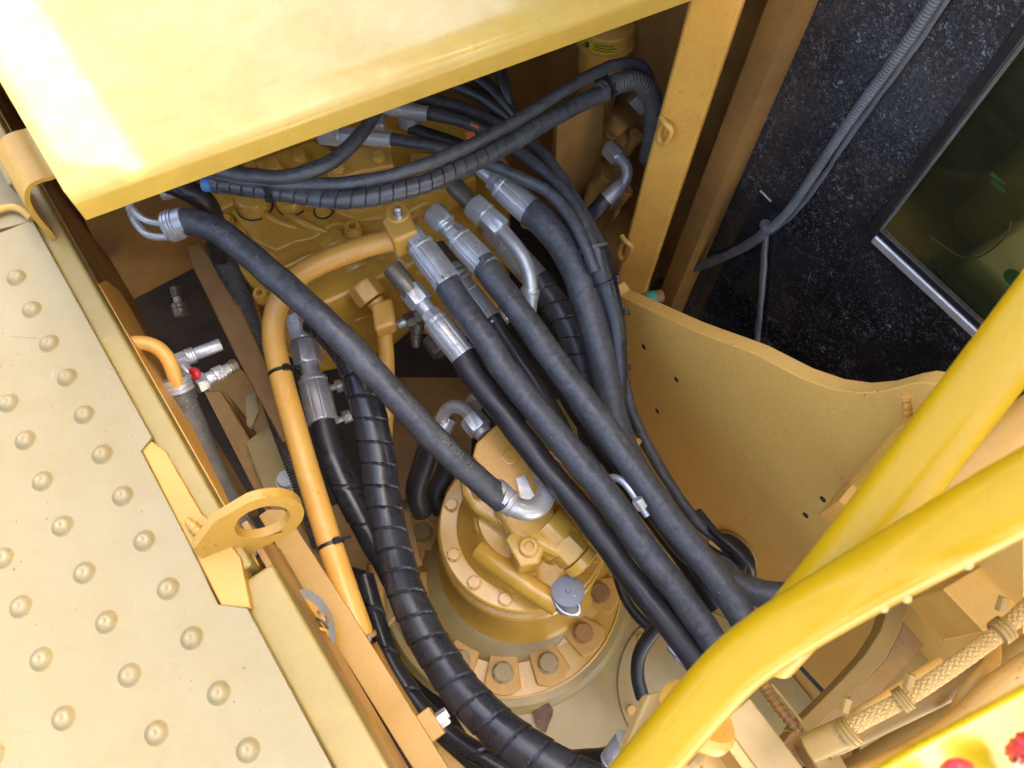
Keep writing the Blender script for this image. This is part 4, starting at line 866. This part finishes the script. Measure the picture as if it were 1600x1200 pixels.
add('round_sticker', join(lathe(rg, N, [(0, .012), (.001, .012), (.001, .0075), (0, .0075)], 28), box(rg, M*.0035, Z*.0035, N*.0005)), GRN, t)
for k in (0, 1): 
    q = Qp(1558, 279+12*k, N, .80); add('indicator_lamp', box(q, M*.010, Z*.0025, N*.001), GRN, t, bevel=.001)
add('hanging_cord', sweep([Qp(x, y, N, .80) for x, y in ((1455, 370), (1475, 385), (1500, 402), (1530, 402), (1560, 382), (1576, 362), (1580, 345))], .0012, 8, .004), INT1, t)
# cab roof stretched to block sun, plus an unseen slab added for its shadow
ZR = 2.03; tanE = math.tan(SUN_EL); ne = .006+(ZR-.97)/tanE
def up_to_roof(px, py, z0):                # where the sun ray through this spot of the hood crosses the roof level
    p = P(px, py, z0); return p+sd*((ZR-z0)/sd[2])
rp = [mnz(-1.3, ne, ZR), mnz(2.6, ne, ZR), mnz(2.6, 2.35, ZR), mnz(-1.3, 2.35, ZR)]
add('roof', prism(rp, -Z*.05), FRAMEB, t)
a, b_, c_ = up_to_roof(60, 268, .97), up_to_roof(165, 286, .97), up_to_roof(212, 318, .955)
vz_ = [b_, a-N*((a@N)-.645), mnz(.95, .642, ZR), mnz(.95, .42, ZR), mnz(-.06, .42, ZR), mnz(-.06, ne-.002, ZR), mnz((c_@M)+.012, ne-.002, ZR), c_+M*.012]
vz_ = [np.array([p[0], p[1], ZR]) for p in vz_]
add('added_shade_slab', prism(vz_, -Z*.03), YP, t)  # invented slab, outlined to shade the deck and end the hood's sun strip
# harness
def cable(name, label, pp, w, off, m, kind='plain', pitch=.004, cat='cable'):
    pts = [Qp(x, y, N, NC-off) for x, y in pp]; r = rad(pts[len(pts)//2], w)
    t = thing(name, label, cat, pts[0]); 
    add('corrugated_tube' if kind == 'corr' else 'cable_sheath', sweep(pts, r, 20, pitch/6 if kind == 'corr' else .006, corr_disp(pitch, .0006) if kind == 'corr' else lump), m, t, sharp=50)
    return t
hc = [(1490, -45), (1462, 0), (1430, 48), (1388, 108), (1345, 165), (1305, 222), (1268, 278), (1238, 322), (1212, 350), (1198, 360)]
t = cable('ribbed_cable_conduit', 'grey ribbed conduit running diagonally down the speckled black cab glass', hc, 15, .010, CG, 'corr', .0042)
add('tie_band', lathe(Qp(1196, 353, N, NC-.010), norm(Qp(1206, 345, N, NC)-Qp(1190, 366, N, NC)), [(0, .0095), (.004, .0095)], 20), CG, t)
cable('grey_cable', 'smooth grey cable taped alongside the ribbed conduit on the cab', [(x+13, y+5) for x, y in hc[:6]]+[(1276, 290), (1240, 335), (1208, 360), (1197, 366)], 9, .006, CG)
cable('grey_cable', 'grey cable branch leading left from the conduit to the compartment', [(1199, 357), (1180, 375), (1140, 397), (1095, 415), (1060, 428), (1030, 442), (1010, 455)], 14, .016, CG)
cable('grey_cable', 'grey cable branch hanging straight down from the conduit', [(1197, 360), (1194, 400), (1191, 450), (1186, 500), (1180, 560), (1176, 600)], 10, .008, CG)

# ================================================================ HANDRAIL
R1 = [(960, 1255, .89), (1020, 1185, .92), (1066, 1130, .945), (1106, 1085, .965), (1150, 1038, .985), (1200, 1000, 1.005), (1260, 962, 1.025), (1350, 908, 1.06), (1450, 852, 1.10), (1600, 768, 1.145), (1750, 690, 1.18)]
t = thing('handrail', 'bright glossy yellow tubular handrail crossing the lower right foreground', 'handrail', P(1150, 1040, .98))
r_ = rad(P(1150, 1038, .985), 90)
add('tube', sweep(W3(R1), r_, 48, .006), YR, t, sharp=60)
R2 = [(1705, 375, 1.13), (1640, 460, 1.11), (1560, 565, 1.085), (1460, 695, 1.055), (1357, 830, 1.025), (1290, 915, 1.00), (1235, 980, .975), (1200, 1020, .955)]
add('tube', sweep(W3(R2), rad(P(1460, 695, 1.055), 100), 48, .006), YR, t, sharp=60)
for (x, y, z) in ((1514, 884, 1.155), (1418, 937, 1.12), (1250, 1030, 1.045), (1382, 952, 1.105)):
    q = P(x, y, z); c = None
    add('paint_chip', lathe(P(x, y, z), -fwd+UP*-.4, [(0, .0022), (.0005, .0018), (.0007, .0002)], 12), PIT, t)
add('foot_bracket', slab([(1012, 1085), (1028, 1080), (1050, 1083), (1058, 1095), (1030, 1130), (1075, 1190), (1110, 1140), (1112, 1170), (1080, 1230), (960, 1230), (980, 1160)], .90, .03), CRE, t, bevel=.004)
add('foot_bracket', lathe(P(1080, 1130, .91), norm(P(1120, 1080, .95)-P(1060, 1150, .92)), [(0, .026), (.004, .029), (.010, .029), (.014, .026)], 36), YP, t)
t = thing('rear_handrail', 'darker yellow rail tube behind the crossing of the foreground handrails', 'handrail', P(1520, 760, .95))
add('tube', sweep(W3([(1760, 560, 1.0), (1640, 650, .98), (1540, 735, .96), (1460, 815, .93), (1400, 880, .90)]), rad(P(1540, 735, .96), 96), 40, .006), YP, t, sharp=60)

# ================================================================ LOWER RIGHT CORNER
t = thing('cream_box_beam', 'pale cream-topped box beam under the handrail at the bottom edge', 'beam', P(1200, 1170, .7))
q = [P(1128, 1126, .72), P(1172, 1090, .72), P(1275, 1225, .72), P(1200, 1225, .72)]
add('box_section', prism(q, -Z*.12), CRE, t, bevel=.002)
add('side_face', prism([q[0]-Z*.003, q[3]-Z*.003, q[3]-Z*.14, q[0]-Z*.14], -norm(q[1]-q[0])*.01), YP, t)
add('pad', slab([(1104, 1128), (1122, 1122), (1190, 1225), (1098, 1225), (1096, 1180)], .66, .03), YP, t, bevel=.002)
t = thing('flexible_strap', 'ribbed flexible metal strap hanging in the gap beside the cream beam', 'strap', P(1230, 1120, .6))
add('strap', sweep(W3([(1180, 1050, .58), (1197, 1078, .60), (1225, 1115, .61), (1262, 1162, .60), (1290, 1200, .58)]), rad(P(1225, 1115, .61), 16), 16, .0012, corr_disp(.0062, .0009)), YD, t, sharp=50)
add('edge_strip', sweep(W3([(1206, 1070, .62), (1238, 1110, .63), (1274, 1155, .62)]), .002, 8), CRE, t)
t = thing('curved_web_plate', 'curved yellow web plate rising beneath the handrail towards the right', 'plate', P(1350, 1050, .5))
cv = [(1236, 1140), (1262, 1115), (1310, 1068), (1352, 1022), (1376, 985), (1390, 945), (1395, 900)]
cv2 = [(1268, 1150), (1295, 1120), (1340, 1075), (1385, 1030), (1408, 985), (1418, 950), (1425, 900)]
add('top_edge', slab(cv+cv2[::-1], .55, .03), OLV, t, bevel=.002)
lp = [P(x, y, .545) for x, y in cv2]
v = []; f = []
for q in lp: v += [q, q-Z*.0+norm(np.cross(Z, norm(lp[-1]-lp[0])))*-.0-Z*.22]
for i in range(len(lp)-1): f.append((2*i, 2*i+2, 2*i+3, 2*i+1))
add('web_sheet', slab(cv2+[(1520, 900), (1500, 945), (1350, 1110), (1320, 1180)], .48, .02), YD, t)
add('web_sheet', slab([(1500, 945), (1350, 1110), (1340, 1200), (1600, 1200), (1600, 950)], .46, .02), OLV, t)
add('clip', slab([(1255, 1165), (1280, 1145), (1300, 1155), (1340, 1225), (1290, 1225)], .70, .03), CRE, t, bevel=.003)
add('clip', slab([(1220, 1165), (1240, 1140), (1262, 1155), (1275, 1175), (1260, 1200)], .66, .03), YD, t, bevel=.003)
t = thing('box_bracket', 'olive yellow box bracket with pale top above the braided hose', 'bracket', P(1540, 930, .7))
add('box', slab([(1473, 920), (1560, 868), (1640, 935), (1538, 988)], .70, .08), YP, t, bevel=.002)
add('cap_strip', slab([(1556, 872), (1592, 850), (1660, 900), (1640, 937)], .712, .02), CRE, t, bevel=.002)
BR = [(1312, 1148, .80), (1340, 1130, .81), (1413, 1092, .83), (1483, 1046, .845), (1567, 984, .86), (1640, 915, .87)]
t = thing('braided_hose', 'yellow overpainted braided hose held by clamps in the lower right corner', 'hose', P(1450, 1065, .83))
rb = rad(P(1483, 1046, .845), 20)
add('braid', sweep(W3(BR), rb, 96, .0008, braid_disp(4, .013, .0016)), mat('overpainted_braid', (.62, .39, .10), (.50, .29, .06), rough=.45, bump=.1, dust=.3), t, sharp=50)
for (a, b, w) in (((1318, 1150, .80), (1334, 1138, .805), 44), ((1404, 1097, .828), (1418, 1088, .832), 38), ((1558, 991, .86), (1574, 979, .862), 40)):
    fit(t, a, b, [('clamp', 0, 1, w, 'ring', OLV)])
fit(t, (1262, 1170, .78), (1330, 1140, .80), [('end_pipe', 0, 1, 44, 'cyl', OLV)])
for (x, y, z) in ((1318, 1112, .82), (1417, 1076, .845), (1562, 955, .87)):
    add('clamp_screw', hexa(P(x, y, z), norm(UP+RT*.3), .012, .0045), OLV, t)
for (nm, lb, pp, w, i_) in (('yellow_pipe', 'long dusty yellow pipe lying just under the braided hose', [(1290, 1170, .70), (1400, 1118, .72), (1500, 1068, .74), (1640, 990, .75)], 34, 2),
                   ('yellow_pipe', 'short curved yellow pipe between the braided hose and the bright plate', [(1488, 1130, .74), (1500, 1100, .76), (1525, 1065, .775), (1548, 1040, .77), (1553, 1010, .74)], 24, 2),
                   ('yellow_pipe', 'thick shiny yellow pipe nearest to the bright front plate', [(1300, 1240, .74), (1420, 1185, .76), (1510, 1125, .78), (1560, 1075, .80), (1660, 1010, .82)], 46, 3),
                   ('yellow_pipe', 'second dusty pipe low behind the thick shiny one', [(1330, 1215, .66), (1440, 1150, .67), (1540, 1100, .68), (1660, 1050, .69)], 50, 2),
                   ('yellow_pipe', 'small capped pipe stub above the braided hose', [(1338, 1118, .74), (1360, 1105, .76), (1470, 1035, .76)], 20, 2)):
    t = thing(nm, lb, 'pipe', P(*pp[0])); add('pipe', sweep(W3(pp), rad(P(*pp[i_]), w), 24, .006), OLV if 'dusty' in lb else YP, t)
t = thing('dark_cable', 'thin dark cable crossing the gap right of the ribbed strap', 'cable', P(1270, 1060, .4))
add('cable_sheath', sweep(W3([(1240, 1030, .40), (1262, 1055, .40), (1290, 1085, .40), (1310, 1110, .40)]), .003, 10), RK, t)
t = thing('front_yellow_plate', 'bright flat yellow plate filling the bottom right corner', 'plate', P(1550, 1150, 1.1))
add('plate', slab([(1340, 1222), (1440, 1163), (1700, 1022), (1700, 1400), (1340, 1400)], 1.12, .012), YW, t, bevel=.002)
t = thing('red_ribbon_knot', 'blurred red and white ribbon knot on the bright corner plate', 'ribbon', P(1590, 1165, 1.15))
rr_ = random.Random(5)
for k in range(5):
    x, y = 1598+rr_.uniform(0, 25), 1158+rr_.uniform(-5, 50)
    add('ribbon_loop', sweep(W3([(x-14, y, 1.135), (x-4, y-12-rr_.uniform(0, 8), 1.155), (x+10, y-4, 1.15), (x+8, y+12, 1.14), (x-8, y+10, 1.135)]), .0032, 12, .003, lambda s, a: .0012*np.sin(4*a+s*300)), RED if k != 3 else WHT, t)
t = thing('red_ribbon_end', 'small red ribbon end peeking over the bottom edge of the corner plate', 'ribbon', P(1495, 1195, 1.14))
add('ribbon_loop', sweep(W3([(1478, 1205, 1.135), (1488, 1194, 1.15), (1502, 1192, 1.15), (1512, 1200, 1.14)]), .003, 12, .003), RED, t)

# ================================================================ groups of repeats
GR = {'pressure_hose': 'thick pressure hoses crossing over the motor', 'thin_hose': 'thin hoses under the hood lip', 'wrapped_hose': 'spiral-wrapped hoses', 'black_hose': 'short black hoses low in the compartment',
      'thin_black_hose': 'thin black hoses along the side plate and motor', 'grommet_cable': 'cables through the grommet hole', 'grey_cable': 'grey cables on the cab side', 'yellow_pipe': 'yellow pipes in the lower right corner',
      'small_crimp_fitting': 'small crimp fittings under the hood', 'steel_nipple': 'small steel nipples', 'dry_leaf': 'dry leaves on the floor', 'tape_flag': 'orange tape flags'}
for o in list(S.objects):
    k = o.name.split('.')[0]
    if o.parent is None and k in GR and 'label' in o: o['group'] = GR[k]
